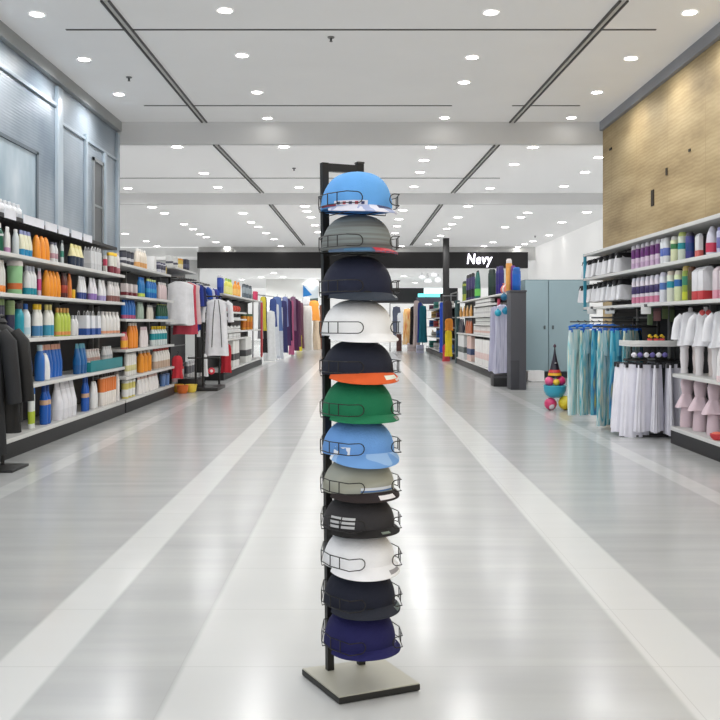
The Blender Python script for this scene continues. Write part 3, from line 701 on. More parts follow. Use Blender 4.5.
def row(s, z, Xc, where, entries, group):
    """entries: (x0, x1, n, builder(h, w, i), hpx, wpx, name, cat, singular label, plural label[, options])"""
    for e in entries:
        x0, x1, n, bf, hpx, wpx, name, cat, sing, plur = e[:10]; opt = e[10] if len(e) > 10 else {}
        xa, xb = (x0+wpx/2, x1-wpx/2) if n > 1 else ((x0+x1)/2,)*2
        Da, Db = depth(xa, Xc), depth(xb, Xc); Dm = (Da+Db)/2
        h = hpx*Dm/F; wd = wpx*Dm/F
        if n > 1: wd = min(wd, abs(Db-Da)/(n-1)*.94)
        bd = min((q_ for q_ in BO if q_[0] == s and abs(q_[1]-z) < .003), key=lambda q_: 0 if q_[2]-.3 < Dm < q_[3]+.3 else 1+abs(q_[2]-Dm), default=None)
        Xe = Xc
        if bd:
            lo_, hi_ = bd[2]+wd*.55+.006, bd[3]-wd*.55-.006
            Da, Db = min(max(Da, lo_), hi_), min(max(Db, lo_), hi_)
            up = [q_[1]-q_[5]-.006 for q_ in BO if q_[0] == s and q_[1] > z+.02 and q_[2]-.01 < (Da+Db)/2 < q_[3]+.01]
            if up: h = min(h, min(up)-z-.016)
            Xe = max(Xc, bd[4]+.016+wd*.56)
        h = min(h, opt.get('maxh', 9))
        PITCH[0] = abs(Db-Da)/(n-1) if n > 1 else wd
        rot = (PI/2 if s < 0 else -PI/2)+opt.get('rz', 0)
        for i in range(n):
            D = Da+(Db-Da)*i/max(1, n-1)
            Xo = Xe+opt.get('dx', 0)+(random.uniform(.0, .008) if not opt.get('fix') else 0)
            lb = (sing+' '+where) if n == 1 else nth(i, n, plur, where)
            key = (name, plur, sing, where, x0)
            place(key, bf(h, wd), name, lb, cat, (s*Xo, D, z+.0012+opt.get('dz', 0)), opt.get('rot', rot), (plur+' '+where) if n > 1 else group, tilt=opt.get('tilt', 0))
B = lambda *c, **k: (lambda h, w: bottle(h, w/2, *c, **k))
TB = lambda *c, **k: (lambda h, w: tall_bottle(h, w/2, *c, **k))
SQ = lambda *c, **k: (lambda h, w: squeeze(h, w/2, *c, **k))
SC = lambda *c, **k: (lambda h, w: spray_can(h, w/2, *c, **k))
TU = lambda *c, **k: (lambda h, w: tub(h, w/2, *c, **k))
PO = lambda *c, **k: (lambda h, w: pouch(h, min(max(w, PITCH[0]*.8), .24, PITCH[0]*.94 if PITCH[0] > w else w), *c, **{'d': w*.8, **k}))
CA = lambda dd, *c, **k: (lambda h, w: carton(h, w*dd, w*.96, *c, **k))
GB = lambda *c, **k: (lambda h, w: gift_bag(h, w*1.0, w*.95, *c, **k))
XF = 2.95
# --- left front gondola
gl = gondola('long white-edged gondola shelving along left side with cleaning goods', -1, XF, 7.25, 11.3,
        [(1.737, 7.25, 11.3, XF, .028), (1.395, 7.25, 11.3, XF, .028), (1.006, 7.25, 11.3, XF, .028), (.59, 7.25, 11.3, XF, .028), (.165, 7.25, 11.3, XF, .03)], 2.07, True, .46, (7.6, 8.85, 9.95, 11.2))
ox, oy = -(XF+.46), 7.25
obj('top_rail', MB().box(-XF-.1-ox, 0, 2.05, -XF-.14-ox, 11.3-oy, 2.085).box(-XF-.1-ox, 0, 2.05, 0, .03, 2.075).box(-XF-.1-ox, 4.0, 2.05, 0, 4.03, 2.075), steel_k, gl)
for (x0, x1) in ((5, 16), (24, 44), (46, 57), (59, 69), (72, 82), (84, 92)):
    Da, Db = depth(x0, XF+.09), depth(x1, XF+.09)
    obj('header_card', MB().box(-XF-.09-ox, Da-oy, 2.045, -XF-.096-ox, Db-oy, 2.125, .002), mat((232, 234, 242), .4), gl)
WA = 'on top shelf, left front gondola'; WB = 'on second shelf, left front gondola'; WC = 'on third shelf, left front gondola'
WD = 'on fourth shelf, left front gondola'; WE = 'on bottom shelf, left front gondola'
XI = XF+.085
row(-1, 1.737, XI, WA, [
 (-6, 4, 1, B((24, 92, 70), (230, 232, 230), (210, 215, 214), bz=(.55, .62)), 29, 9, 'bottle', 'bottle', 'dark green bottle with white cap', ''),
 (2, 13, 2, B((232, 232, 230), (240, 240, 240), (196, 150, 190), bz=(.03, .22)), 27, 9, 'bottle', 'bottle', '', 'white bottles with lilac base'),
 (12, 19, 1, TB((214, 222, 224), (238, 238, 238)), 26, 7, 'bottle', 'bottle', 'plain pale grey bottle', ''),
 (17, 33, 3, PO((232, 230, 204), (120, 130, 176), (36, 140, 188)), 26, 9, 'pouch', 'pouch', '', 'cream pouches with blue foot'),
 (32, 50, 3, SQ((240, 150, 44), (238, 140, 40)), 24, 9, 'bottle', 'bottle', '', 'plain orange bottles'),
 (49, 58, 2, TB((222, 224, 226), (120, 122, 140), (190, 150, 160), bz=(.2, .45)), 20, 6, 'bottle', 'bottle', '', 'small pale bottles'),
 (59, 66, 2, TB((196, 204, 206), (80, 92, 96), (60, 140, 120), bz=(.3, .55)), 24, 6, 'bottle', 'bottle', '', 'grey green-banded bottles'),
 (67, 85, 3, PO((236, 228, 176), (226, 214, 140), (38, 52, 74), ff=.45), 22, 10, 'pouch', 'pouch', '', 'cream pouches with navy lower half'),
 (85, 102, 4, GB((216, 217, 220), (200, 201, 205)), 23, 9, 'gift_bag', 'bag', '', 'pale grey bags'),
 (102, 109, 2, CA(.9, (214, 212, 208), None, (196, 70, 96), bz=(.4, .8)), 17, 6, 'carton', 'box', '', 'pink-banded cartons'),
 (107, 117, 2, TU((222, 222, 214), (246, 204, 62), (130, 52, 66), bz=(.02, .35)), 21, 7, 'tub', 'tub', '', 'tubs with yellow lids'),
 (117, 122, 1, TB((232, 226, 226), (200, 190, 190), (176, 110, 118), bz=(.05, .3)), 22, 5, 'bottle', 'bottle', 'white bottle with rose base at far end', ''),
], 'goods on the left front gondola')
row(-1, 1.395, XI, WB, [
 (-5, 7, 2, TB((222, 222, 218), (232, 230, 226), (232, 138, 58), bz=(.03, .22)), 33, 9, 'bottle', 'bottle', '', 'white bottles with orange base'),
 (7, 24, 1, TU((150, 200, 150), (214, 208, 206), (206, 108, 56), bz=(.14, .32)), 36, 15, 'tub', 'tub', 'large green tub with copper band and pink-white lid', '', {'maxh': .31}),
 (23, 37, 3, B((228, 230, 232), (196, 200, 214), (26, 142, 162), bz=(.02, .24)), 29, 8, 'bottle', 'bottle', '', 'white bottles with teal base'),
 (36, 43, 2, TB((224, 190, 206), (220, 222, 230), (208, 72, 130), bz=(.2, .6)), 28, 6, 'bottle', 'bottle', '', 'pink bottles'),
 (42, 61, 4, SQ((246, 158, 48), (240, 146, 40)), 26, 8, 'bottle', 'bottle', '', 'slim orange bottles'),
 (60, 68, 2, TB((92, 40, 36), (60, 40, 42), (170, 60, 40), bz=(.2, .5)), 25, 6, 'bottle', 'bottle', '', 'dark maroon bottles'),
 (67, 72, 1, SQ((226, 130, 60), (196, 90, 50)), 25, 5, 'bottle', 'bottle', 'single rust orange squeeze bottle', ''),
 (70.5, 75.5, 1, TU((244, 190, 50), (244, 200, 70)), 9, 5, 'tub', 'tub', 'small yellow tub', ''),
 (76, 88, 3, PO((232, 233, 236), (214, 216, 222), (50, 72, 140), ff=.3), 23, 8, 'pouch', 'pouch', '', 'white pouches with dark blue foot'),
 (87, 98, 2, PO((232, 230, 236), (222, 222, 228), (150, 120, 190), ff=.3), 22, 8, 'pouch', 'pouch', '', 'white pouches with violet foot'),
 (97, 107, 2, PO((236, 236, 240), (228, 228, 232), (170, 160, 210), ff=.25), 21, 7, 'pouch', 'pouch', '', 'white pouches with lavender foot'),
 (106, 120, 4, TB((230, 226, 226), (236, 234, 234), (138, 92, 88), bz=(.03, .3)), 20, 6, 'bottle', 'bottle', '', 'white bottles with brown base'),
], 'goods on the left front gondola')
row(-1, 1.006, XI, WC, [
 (-6, 8, 2, TU((48, 50, 74), (126, 150, 100), (70, 72, 90), bz=(.5, .8)), 40, 12, 'jar', 'jar', '', 'navy jars with green lids'),
 (6, 15, 1, TU((52, 52, 78), (130, 152, 104), (132, 154, 106), bz=(.62, .84)), 38, 9, 'jar', 'jar', 'navy jar with broad olive green shoulder', ''),
 (14, 23, 1, B((40, 158, 178), (70, 62, 70), (60, 140, 90), bz=(.02, .1), neck=.55), 35, 11, 'bottle', 'bottle', 'large teal detergent bottle with dark cap', ''),
 (21, 31, 1, B((228, 236, 240), (40, 96, 176), (190, 214, 226), bz=(.1, .3), neck=.4), 34, 10, 'bottle', 'bottle', 'white detergent bottle with blue cap', ''),
 (31, 44, 2, B((238, 238, 234), (238, 196, 40), (70, 130, 176), bz=(.04, .34), neck=.62), 33, 10, 'bottle', 'bottle', '', 'white bottles with yellow cap'),
 (43, 54, 2, B((236, 236, 230), (214, 200, 120), (58, 150, 180), bz=(.04, .36)), 32, 8, 'bottle', 'bottle', '', 'white bottles with cream cap'),
 (54, 71, 4, B((190, 208, 88), (214, 160, 84), (222, 150, 90), bz=(.04, .16)), 28, 7, 'bottle', 'bottle', '', 'lime green bottles'),
 (70, 79, 2, B((232, 232, 234), (200, 204, 210)), 20, 6, 'bottle', 'bottle', '', 'small plain white bottles'),
 (78, 100, 3, GB((232, 234, 240), (42, 82, 158)), 24, 11, 'gift_bag', 'bag', '', 'white bags with blue foot'),
 (99, 120, 5, TB((234, 232, 230), (226, 222, 220), (222, 160, 130), bz=(.03, .14)), 22, 7, 'bottle', 'bottle', '', 'white bottles with peach base'),
], 'goods on the left front gondola')
row(-1, .59, XI, WD, [
 (17, 35, 3, PO((34, 92, 182), (216, 140, 96), (190, 186, 40), ff=.3), 34, 12, 'pouch', 'pouch', '', 'blue pouches with lime foot'),
 (35, 45, 1, B((44, 110, 190), (190, 210, 220), neck=.5), 36, 10, 'bottle', 'bottle', 'blue bottle with pale cap', ''),
 (37, 52, 1, SQ((238, 238, 238), (230, 230, 232)), 27, 11, 'bottle', 'bottle', 'white cone-shaped squeeze bottle near the front edge', '', {'dx': .0, 'maxh': .26}),
 (46, 73, 6, PO((30, 104, 196), (232, 168, 140)), 33, 11, 'pouch', 'pouch', '', 'blue pouches with peach header', {'dx': .09}),
 (72, 89, 3, PO((24, 98, 160), (60, 140, 160), (28, 90, 150), ff=.3), 30, 11, 'pouch', 'pouch', '', 'deep blue pouches'),
 (92, 108, 5, TB((238, 232, 230), (240, 226, 222), (222, 180, 170), bz=(.45, .6)), 21, 6, 'bottle', 'bottle', '', 'white bottles behind the teal tray', {'dx': .09}),
 (108, 122, 4, TB((236, 236, 238), (226, 226, 230), (200, 204, 210), bz=(.5, .6)), 21, 6, 'bottle', 'bottle', '', 'pale grey bottles behind teal tray', {'dx': .09}),
], 'goods on the left front gondola')
t = thing('display_tray', 'long teal display tray in front of white bottles, fourth shelf of left gondola', 'tray', (-(XI-.025), depth(90, XI-.05), .5915))
L_ = 11.27-depth(90, XI-.05)
obj('tray_front', MB().box(.03, 0, 0, .036, L_, .125, .002), mat((16, 128, 136), .45), t)
obj('tray_end', MB().box(-.02, 0, .0, .0295, .006, .11, .002), mat((22, 132, 138), .45), t); obj('tray_end', MB().box(-.02, L_-.006, .0, .0295, L_, .11, .002), mat((22, 132, 138), .45), t)
obj('tray_bottom', MB().box(-.02, .007, 0, .0295, L_-.007, .004), mat((16, 110, 120), .45), t)
row(-1, .165, XI, WE, [
 (24, 39, 2, TU((226, 230, 226), (40, 116, 200), (186, 206, 60), bz=(.12, .42)), 46, 13, 'tub', 'tub', '', 'white tubs with blue lids'),
 (38, 53, 2, B((28, 96, 190), (24, 70, 150), (206, 170, 140), bz=(.5, .62), neck=.5), 44, 12, 'bottle', 'bottle', '', 'blue bottles with beige band'),
 (80, 91, 2, B((30, 92, 184), (26, 74, 150), (206, 168, 140), bz=(.4, .52), neck=.5), 36, 9, 'bottle', 'bottle', '', 'dark blue bottles with beige band'),
 (88, 99, 2, SQ((236, 236, 236), (232, 232, 232)), 27, 9, 'bottle', 'bottle', '', 'rounded white squeeze bottles'),
 (98, 116.5, 6, TB((240, 234, 228), (44, 38, 38), (224, 126, 62), bz=(.42, .84)), 40, 6.6, 'bottle', 'bottle', '', 'tall orange and white bottles', {}),
 (117.5, 121, 1, TB((238, 232, 228), (150, 140, 136)), 38, 5, 'bottle', 'bottle', 'tall plain white bottle at far end', ''),
], 'goods on the left front gondola')
# folded clear packs of white clothing
pk = lambda h, w: pouch(h, min(.22, PITCH[0]*.9), (230, 230, 236), (206, 206, 212), (222, 222, 228), d=.12, hf=.2)
row(-1, .165, XI-.02, WE, [(53, 81, 4, pk, 42, 14, 'clothing_pack', 'pack', '', 'crumpled white clothing packs')], 'goods')
# bottles and boxes on top of left gondola
row(-1, 2.072, XF+.28, 'on very top, left front gondola', [
 (-4, 22, 5, B((232, 234, 238), (226, 228, 232), (206, 210, 216), bz=(.3, .5)), 20, 9, 'bottle', 'bottle', '', 'hazy white bottles'),
], 'goods')
obj('top_shelf', MB().box(-XF-.15-ox, .032, 2.045, -.032, 3.99, 2.068), steel_k, gl)
# --- left second gondola
Z2B = [1.90, 1.49, 1.19, .80, .45, .165]
gondola('second white gondola shelving on left, behind the front gondola', -1, XF, 11.36, 14.3, [(z, 11.36, 14.3 if i else 14.3, XF+(.0 if i != 0 else .05), .03) for i, z in enumerate(Z2B)], 2.0, True, .46, (11.45, 12.8, 14.2))
W2 = ['on %s shelf, second left gondola' % k for k in ('top', 'second', 'third', 'fourth', 'fifth', 'bottom')]
row(-1, Z2B[0], XI+.06, W2[0], [
 (120, 134, 3, TU((70, 72, 84), (52, 54, 62), (200, 200, 206), bz=(.3, .5)), 14, 7, 'tub', 'tub', '', 'dark grey tubs'),
 (134, 147, 4, TB((238, 228, 214), (240, 236, 232), (226, 170, 110), bz=(.03, .3)), 19, 6, 'bottle', 'bottle', '', 'cream bottles with tan base'),
 (147, 156, 1, CA(1.2, (240, 240, 240), None), 15, 8, 'carton', 'box', 'plain bright white carton', ''),
 (156, 166, 3, SC((196, 196, 206), (80, 80, 110), (70, 72, 90)), 11, 5, 'jar', 'jar', '', 'grey and navy jars'),
 (166, 170.5, 1, TU((216, 190, 90), (40, 42, 52)), 9, 4, 'tub', 'tub', 'small mustard tub with dark lid', ''),
], 'goods on the second left gondola')
row(-1, Z2B[1], XI, W2[1], [
 (122, 137, 3, CA(1.3, (216, 206, 206), None, (120, 40, 48), bz=(0, .3)), 12, 6, 'carton', 'box', '', 'white and maroon cartons'),
 (137, 145, 3, TB((30, 122, 190), (26, 96, 170), (196, 214, 90), bz=(.03, .2)), 20, 5, 'bottle', 'bottle', '', 'bright blue bottles'),
 (145, 157, 4, TB((28, 116, 200), (206, 222, 150), (60, 160, 210), bz=(.3, .5)), 19, 5, 'bottle', 'bottle', '', 'blue bottles with lime caps'),
 (157, 167, 4, TB((236, 214, 216), (230, 226, 226)), 17, 4.5, 'bottle', 'bottle', '', 'pale pink bottles'),
], 'goods on the second left gondola')
row(-1, Z2B[2], XI, W2[2], [
 (121, 136, 5, TB((34, 110, 188), (26, 88, 170), (176, 80, 120), bz=(.02, .2)), 19, 5, 'bottle', 'bottle', '', 'royal blue bottles'),
 (136, 144, 3, TB((170, 190, 176), (120, 140, 130)), 17, 5, 'bottle', 'bottle', '', 'grey green bottles'),
 (145, 155, 3, PO((222, 216, 204), (150, 150, 150), d=.05), 14, 6, 'pouch', 'pouch', '', 'beige pouches'),
 (156, 168, 5, SQ((30, 84, 60), (206, 214, 110), (40, 130, 190), bz=(.03, .2)), 15, 4.5, 'bottle', 'bottle', '', 'dark green bottles with yellow tips'),
], 'goods on the second left gondola')
row(-1, Z2B[3], XI, W2[3], [
 (121, 128, 2, TB((222, 130, 120), (210, 80, 100), (246, 180, 60), bz=(.1, .5)), 17, 5, 'bottle', 'bottle', '', 'pink and amber bottles'),
 (127, 138, 3, TB((238, 140, 44), (226, 222, 216), (240, 146, 48), bz=(.05, .6)), 26, 6, 'bottle', 'bottle', '', 'tall orange bottles'),
 (138, 150, 4, PO((236, 226, 226), (214, 190, 196), d=.05), 20, 7, 'pouch', 'pouch', '', 'white and rose pouches'),
 (150, 167, 6, B((228, 236, 236), (238, 200, 50), (28, 150, 160), bz=(.3, .62)), 19, 5, 'bottle', 'bottle', '', 'white teal bottles with yellow caps'),
], 'goods on the second left gondola')
row(-1, Z2B[4], XI, W2[4], [
 (124, 137, 5, SC((236, 234, 230), (230, 228, 226), (214, 206, 150), bz=(.2, .45)), 22, 5, 'bottle', 'bottle', '', 'white bottles with khaki band'),
 (137, 152, 3, TB((236, 150, 40), (216, 208, 200), (240, 154, 46), bz=(.03, .75)), 24, 7, 'bottle', 'bottle', '', 'broad orange bottles'),
 (152, 170, 6, TB((236, 232, 226), (176, 70, 60), (196, 170, 150), bz=(.03, .38)), 26, 6, 'bottle', 'bottle', '', 'white bottles with red caps'),
], 'goods on the second left gondola')
row(-1, Z2B[5], XI-.02, W2[5], [
 (122, 136, 3, TU((222, 210, 120), (230, 230, 228), (236, 236, 236), bz=(.1, .5)), 24, 7, 'tub', 'tub', '', 'white and yellow tubs'),
 (136, 160, 6, PO((240, 236, 234), (226, 190, 180), d=.08), 20, 7, 'pouch', 'pouch', '', 'puffy white pouches'),
 (160, 170, 2, TU((100, 130, 180), (90, 110, 150)), 12, 6, 'tub', 'tub', '', 'blue grey tubs'),
], 'goods on the second left gondola')
# --- right front gondola
gr = gondola('long white-edged gondola shelving along right side under plywood wall', 1, XF, 6.6, 11.9,
        [(2.045, 6.6, 11.9, XF, .03), (1.725, 6.6, 11.9, XF, .028), (1.345, 6.6, 11.9, XF, .028), (.665, 6.6, 8.5, XF, .028), (.16, 6.6, 8.55, XF, .03)], 2.04, (6.6, 8.55), .46, (6.9, 8.55, 9.7, 10.8, 11.85))
obj('end_post', MB().box(-.46, 5.27, 1.3, -.42, 5.296, 2.05, .004), mat((60, 150, 176), .4), gr, 'teal end post')
RA = 'on top shelf, right gondola'; RB = 'on second shelf, right gondola'; RD = 'on bottom shelf, right gondola'
PUR = lambda h, w: spray_can(h, w/2, (226, 206, 226), (236, 232, 240), (112, 52, 122), (.45, .82), (206, 176, 208))
PUR2 = lambda h, w: spray_can(h, w/2, (232, 224, 234), (230, 228, 240), (66, 54, 104), (.38, .66), (214, 130, 160))
row(1, 1.725, XI, RA, [
 (631, 661, 6, PUR, 25, 6.2, 'spray_can', 'can', '', 'purple and white spray cans'),
 (660, 671, 2, SC((234, 236, 240), (238, 238, 240), (96, 116, 190), (.3, .6)), 26, 8, 'spray_can', 'can', '', 'white blue-marked spray cans'),
 (670, 679, 1, SC((232, 236, 196), (238, 238, 234), (60, 130, 80), (.5, .7)), 26, 9, 'spray_can', 'can', 'cream spray can with green mark', ''),
 (677, 688, 1, SC((222, 230, 214), (206, 220, 130), (22, 140, 150), (.4, .62)), 29, 10, 'spray_can', 'can', 'tall pale can with lime cap and teal band', ''),
 (686, 694, 1, SC((70, 68, 140), (74, 70, 80), (40, 70, 130), (.3, .6)), 27, 9, 'spray_can', 'can', 'indigo spray can with dark cap', ''),
 (692, 706, 2, CA(.9, (236, 236, 238), (226, 228, 232), (220, 110, 104), (.0, .3)), 24, 12, 'carton', 'box', '', 'white cartons with coral base'),
 (705, 718, 1, SQ((222, 220, 232), (214, 212, 224), (206, 60, 90), (.1, .42)), 29, 12, 'bottle', 'bottle', 'domed pale lilac bottle with red band', ''),
 (716, 738, 3, SC((206, 206, 232), (150, 150, 200), (122, 120, 180), (.2, .6)), 27, 9, 'spray_can', 'can', '', 'lavender spray cans'),
], 'goods on the right gondola')
row(1, 1.345, XI, RB, [
 (631, 661, 6, PUR2, 27, 6.2, 'spray_can', 'can', '', 'white violet-banded spray cans'),
 (659, 668, 1, SC((226, 228, 236), (214, 212, 230), (84, 120, 186), (.42, .65)), 30, 9, 'spray_can', 'can', 'white can with sky blue band', ''),
 (666, 676, 1, SC((228, 232, 216), (226, 214, 196), (40, 150, 170), (.45, .66)), 31, 9, 'spray_can', 'can', 'cream can with teal band', ''),
 (674, 683, 1, SC((226, 234, 190), (226, 222, 206), (50, 110, 180), (.48, .7)), 31, 9, 'spray_can', 'can', 'pale lime can with blue band', ''),
 (682, 690, 1, SC((150, 170, 70), (206, 180, 110), (60, 140, 110), (.45, .7), (200, 206, 60)), 35, 9, 'spray_can', 'can', 'olive green can with tan cap', ''),
 (688, 696, 1, SC((92, 76, 44), (96, 60, 40), (70, 80, 50), (.3, .6)), 34, 9, 'spray_can', 'can', 'brown can with dark cap', ''),
 (692, 714, 2, CA(.95, (232, 232, 236), (220, 220, 224), (196, 54, 60), (.0, .27)), 33, 16, 'carton', 'box', '', 'tall white cartons with red base'),
 (714, 740, 3, CA(.95, (226, 214, 220), (214, 200, 206), (220, 150, 170), (.0, .27)), 33, 12, 'carton', 'box', '', 'white cartons with pink base'),
], 'goods on the right gondola')
# white tops hanging in two rows at the far end of the right gondola
wtop = mat((236, 236, 240), .85, .04, 10, bump=.3)
def hang_row(x0, x1, n, Xc, ztop, L, w, where, plural, bld, name, cat, rz=0., group=None):
    Da, Db = depth(x0, Xc), depth(x1, Xc)
    for i in range(n):
        D = Da+(Db-Da)*i/max(1, n-1)
        place((plural, where, i % 3), bld(i % 3), name, nth(i, n, plural, where), cat, (Xc if x0 > VX else -Xc, D, ztop), rz, group or plural+' '+where)
def shortp(k): return lambda: [('garment_body', garment_shell([(-.04, .12, .03), (-.095, .132, .036), (-.258, .145, .045)], 6, .012, 34, k*1.3), wtop, None, None),
                               ('waistband', garment_shell([(-.037, .121, .031), (-.095, .1355, .0385)], 6, .003, 34, k), mat((32, 32, 36), .6), None, None),
                               ('clip_hanger', MB().tube([(0, 0, 0), (.02, 0, -.01), (.018, 0, -.024), (0, 0, -.034)], .003, 6).tube([(-.1, 0, -.034), (.1, 0, -.034)], .004, 6), mat((20, 20, 22), .4), None, None)]
hang_row(591, 625, 7, XF+.16, 1.997, .3, .14, 'under right gondola top board', 'white folded shorts', shortp, 'hanging_shorts', 'shorts', .25)
hang_row(588, 628, 9, XF+.16, 1.674, .3, .14, 'under right gondola second board', 'white folded shorts', shortp, 'hanging_shorts', 'shorts', .25)
obj('hanging_rail', MB().tube([(-.46+.16, 3.3, 1.985), (-.46+.16, 5.2, 1.985)], .008, 8), steel_k, gr); obj('hanging_rail', MB().tube([(-.46+.16, 3.2, 1.662), (-.46+.16, 5.2, 1.662)], .008, 8), steel_k, gr)
obj('bay_panel', MB().box(-.07, 1.97, .0, -.035, 5.28, 1.28), mat((22, 22, 24), .8), gr, 'dark bay panel')
# white cards hanging under the second shelf
for i, (x, y, wpx, hpx) in enumerate(((646, 310, 10, 8), (592, 311, 9, 6), (608, 312, 6, 4), (612, 311.5, 5, 4))):
    D = depth(x, XF-.01); p = at(x, y, D); s = D/F
    place(('card', i), lambda wpx=wpx, hpx=hpx, s=s: [('card_face', MB().box(-wpx*s/2, -.003, -hpx*s/2, wpx*s/2, .003, hpx*s/2, .001), mat((240, 240, 240), .5), None, None), ('clip', MB().box(-.02, -.006, hpx*s/2-.01, .02, .006, hpx*s/2+.02, .002), mat((90, 90, 92), .4), None, None)],
          'hanging_card', ['white hanging price card above skirt rack under right gondola shelf', 'small white card above leftmost teal trousers, right gondola', 'tiny white card left of its twin above teal trousers', 'tiny white card right of its twin above teal trousers'][i], 'card', tuple(p))
# teal trousers on their rack
T1 = ramp_mat([(36, 140, 170), (140, 204, 214), (222, 232, 228), (74, 172, 190), (230, 222, 190), (170, 216, 218)], 5, (3, 3, .35), .85, 2)
T2 = ramp_mat([(20, 130, 170), (48, 160, 196), (120, 196, 214), (38, 128, 190), (222, 214, 110)], 4, (3, 3, .45), .85, 2)
T3 = ramp_mat([(164, 206, 208), (222, 230, 226), (140, 200, 208), (236, 230, 206)], 5, (4, 4, .3), .85, 2)
rk = thing('trouser_rack', 'black wall rack arm holding tie-dye teal trousers in right bay', 'rack', (XF+.27, 10.3, 0))
zr = 1.10
obj('rail', MB().tube([(.0, .0, zr), (-.82, .0, zr)], .011, 8).tube([(0, -.56, zr), (-.7, -.56, zr)], .011, 8), METAL_BLACK(), rk)
obj('cross_rail', MB().tube([(.005, -.6, zr), (.005, .3, zr)], .012, 8), METAL_BLACK(), rk)
for y in (-.58, .28): obj('upright', MB().box(-.013, y-.013, .01, .013, y+.013, 1.19, .003), METAL_BLACK(), rk)
obj('top_rail', MB().box(-.5, .27, 1.191, .0, .29, 1.21, .004).box(-.012, -.6, 1.191, .012, .269, 1.21, .004), mat((70, 70, 72), .4), rk)
tcx = [573, 584.5, 596, 607.5, 619, 630]
for i, x in enumerate(tcx):
    D = 10.3; X = (x+4-VX)*D/F
    place(('tt', i % 3), trousers(.96, .17, (T3, T1, T2)[i % 3], i*1.1), 'hanging_trousers', nth(i, 6, 'teal tie-dye trousers', 'on back arm of right rack'), 'trousers', (X, D-.0, zr+.016), .8, 'teal tie-dye trousers on back arm')
for i, x in enumerate([608, 620.5, 633]):
    D = 9.74; X = (x-2-VX)*D/F
    place(('tf', i % 2), trousers(.94 if i % 2 else 1.02, .16, (T1, T2)[i % 2], i*.9+2), 'hanging_trousers', nth(i, 3, 'brighter teal tie-dye trousers', 'on front arm of right rack'), 'trousers', (X, D, zr+.016), .8, 'teal tie-dye trousers on front arm')
# blue hanger tops bundled over rail
for i, x in enumerate([577, 584, 591, 598, 605, 612]):
    D = 10.02; X = (x-VX)*D/F
    def bh():
        mb = MB().tube([(0, 0, 0), (.042, 0, -.012), (.042, 0, -.036), (0, 0, -.05)], .004, 6); m2 = MB().tube([(-.11, 0, -.075), (-.05, 0, -.06), (0, 0, -.05), (.05, 0, -.06), (.11, 0, -.075)], .0125, 8)
        return [('hook', mb, mat((20, 20, 24), .4), None, None), ('padded_bar', m2, mat((34, 112, 206), .5), None, None)]
    place(('bh',), bh, 'hanging_hanger', nth(i, 6, 'bright blue padded hangers', 'above teal trousers'), 'hanger', (X, D, zr+.068), .45, 'blue padded hangers')
obj('front_rail', MB().tube([((570-VX)*10.02/F-(XF+.27), -.28, zr+.052), (0, -.28, zr+.052)], .008, 6), METAL_BLACK(), rk)
# white skirts on round rack
cx, cy = (651-VX)*9.15/F, 9.15
rr = thing('skirt_rack', 'low white rack with tray top carrying white pleated skirts, right side', 'rack', (cx, cy, 0))
obj('rack_base', MB().box(-.2, -.16, 0, .2, .16, .02, .006), mat((60, 60, 62), .4), rr, 'dark flat base')
obj('post', MB().box(-.035, -.03, .0205, .035, .03, .78, .006), mat((150, 152, 154), .4), rr)
obj('wide_leg', MB().box(-.17, -.12, .0205, -.08, -.02, .3, .006), mat((150, 152, 156), .4), rr)
obj('tray_top', MB().box(-.27, -.2, .905, .3, .2, .925, .006), mat((226, 226, 224), .4), rr)
obj('tray_rim', MB().box(-.27, -.205, .926, .3, -.195, .965, .003).box(.295, -.19, .926, .302, .19, .965, .003).box(-.272, -.19, .926, -.265, .19, .965, .003), mat((222, 222, 220), .4), rr)
for x in (-.2, .24): obj('tray_support', MB().tube([(x, 0, .77), (x, 0, .905)], .01, 8), METAL_BLACK(), rr)
obj('hang_bar', MB().tube([(.27*math.cos(2*PI*k/24), .2*math.sin(2*PI*k/24), .765) for k in range(24)], .009, 8, True).tube([(-.26, 0, .765), (.26, 0, .765)], .009, 8), METAL_BLACK(), rr)
sk_m = mat((232, 231, 240), .85, .05, 10, bump=.3)
for i in range(8):
    a = PI*(.93+1.0*i/7); px, py = .27*math.cos(a), .2*math.sin(a)
    place(('skirt', i % 4), skirt(.66+.03*(i % 3), .135, sk_m, i*1.7), 'hanging_skirt', nth(i, 8, 'white pleated skirts', 'around the low rack'), 'skirt', (cx+px, cy+py, .779), a+PI/2+.95, 'white pleated skirts on the low rack')
for i in range(6):
    x = 634+i*6.2; D = 8.93; p = at(x, 353, D)
    def clip(i=i): return [('clip_jaw', MB().lathe([(.012, 0), (.026, .012), (.03, .03), (.012, .046), (.004, .05)], 10, 1, .6), mat(((232, 232, 238), (112, 104, 170))[i % 2], .5), None, None), ('ring', MB().tube([(.012*math.cos(2*PI*k/10), 0, .06+.012*math.sin(2*PI*k/10)) for k in range(10)], .003, 5, True), mat((60, 60, 66), .4), None, None)]
    place(('clip', i % 2), clip, 'hanging_scrunchie', nth(i, 6, 'white and violet scrunchies', 'above the white skirts'), 'scrunchie', (p.x, D, .80), 0, 'scrunchies over the skirt rack')
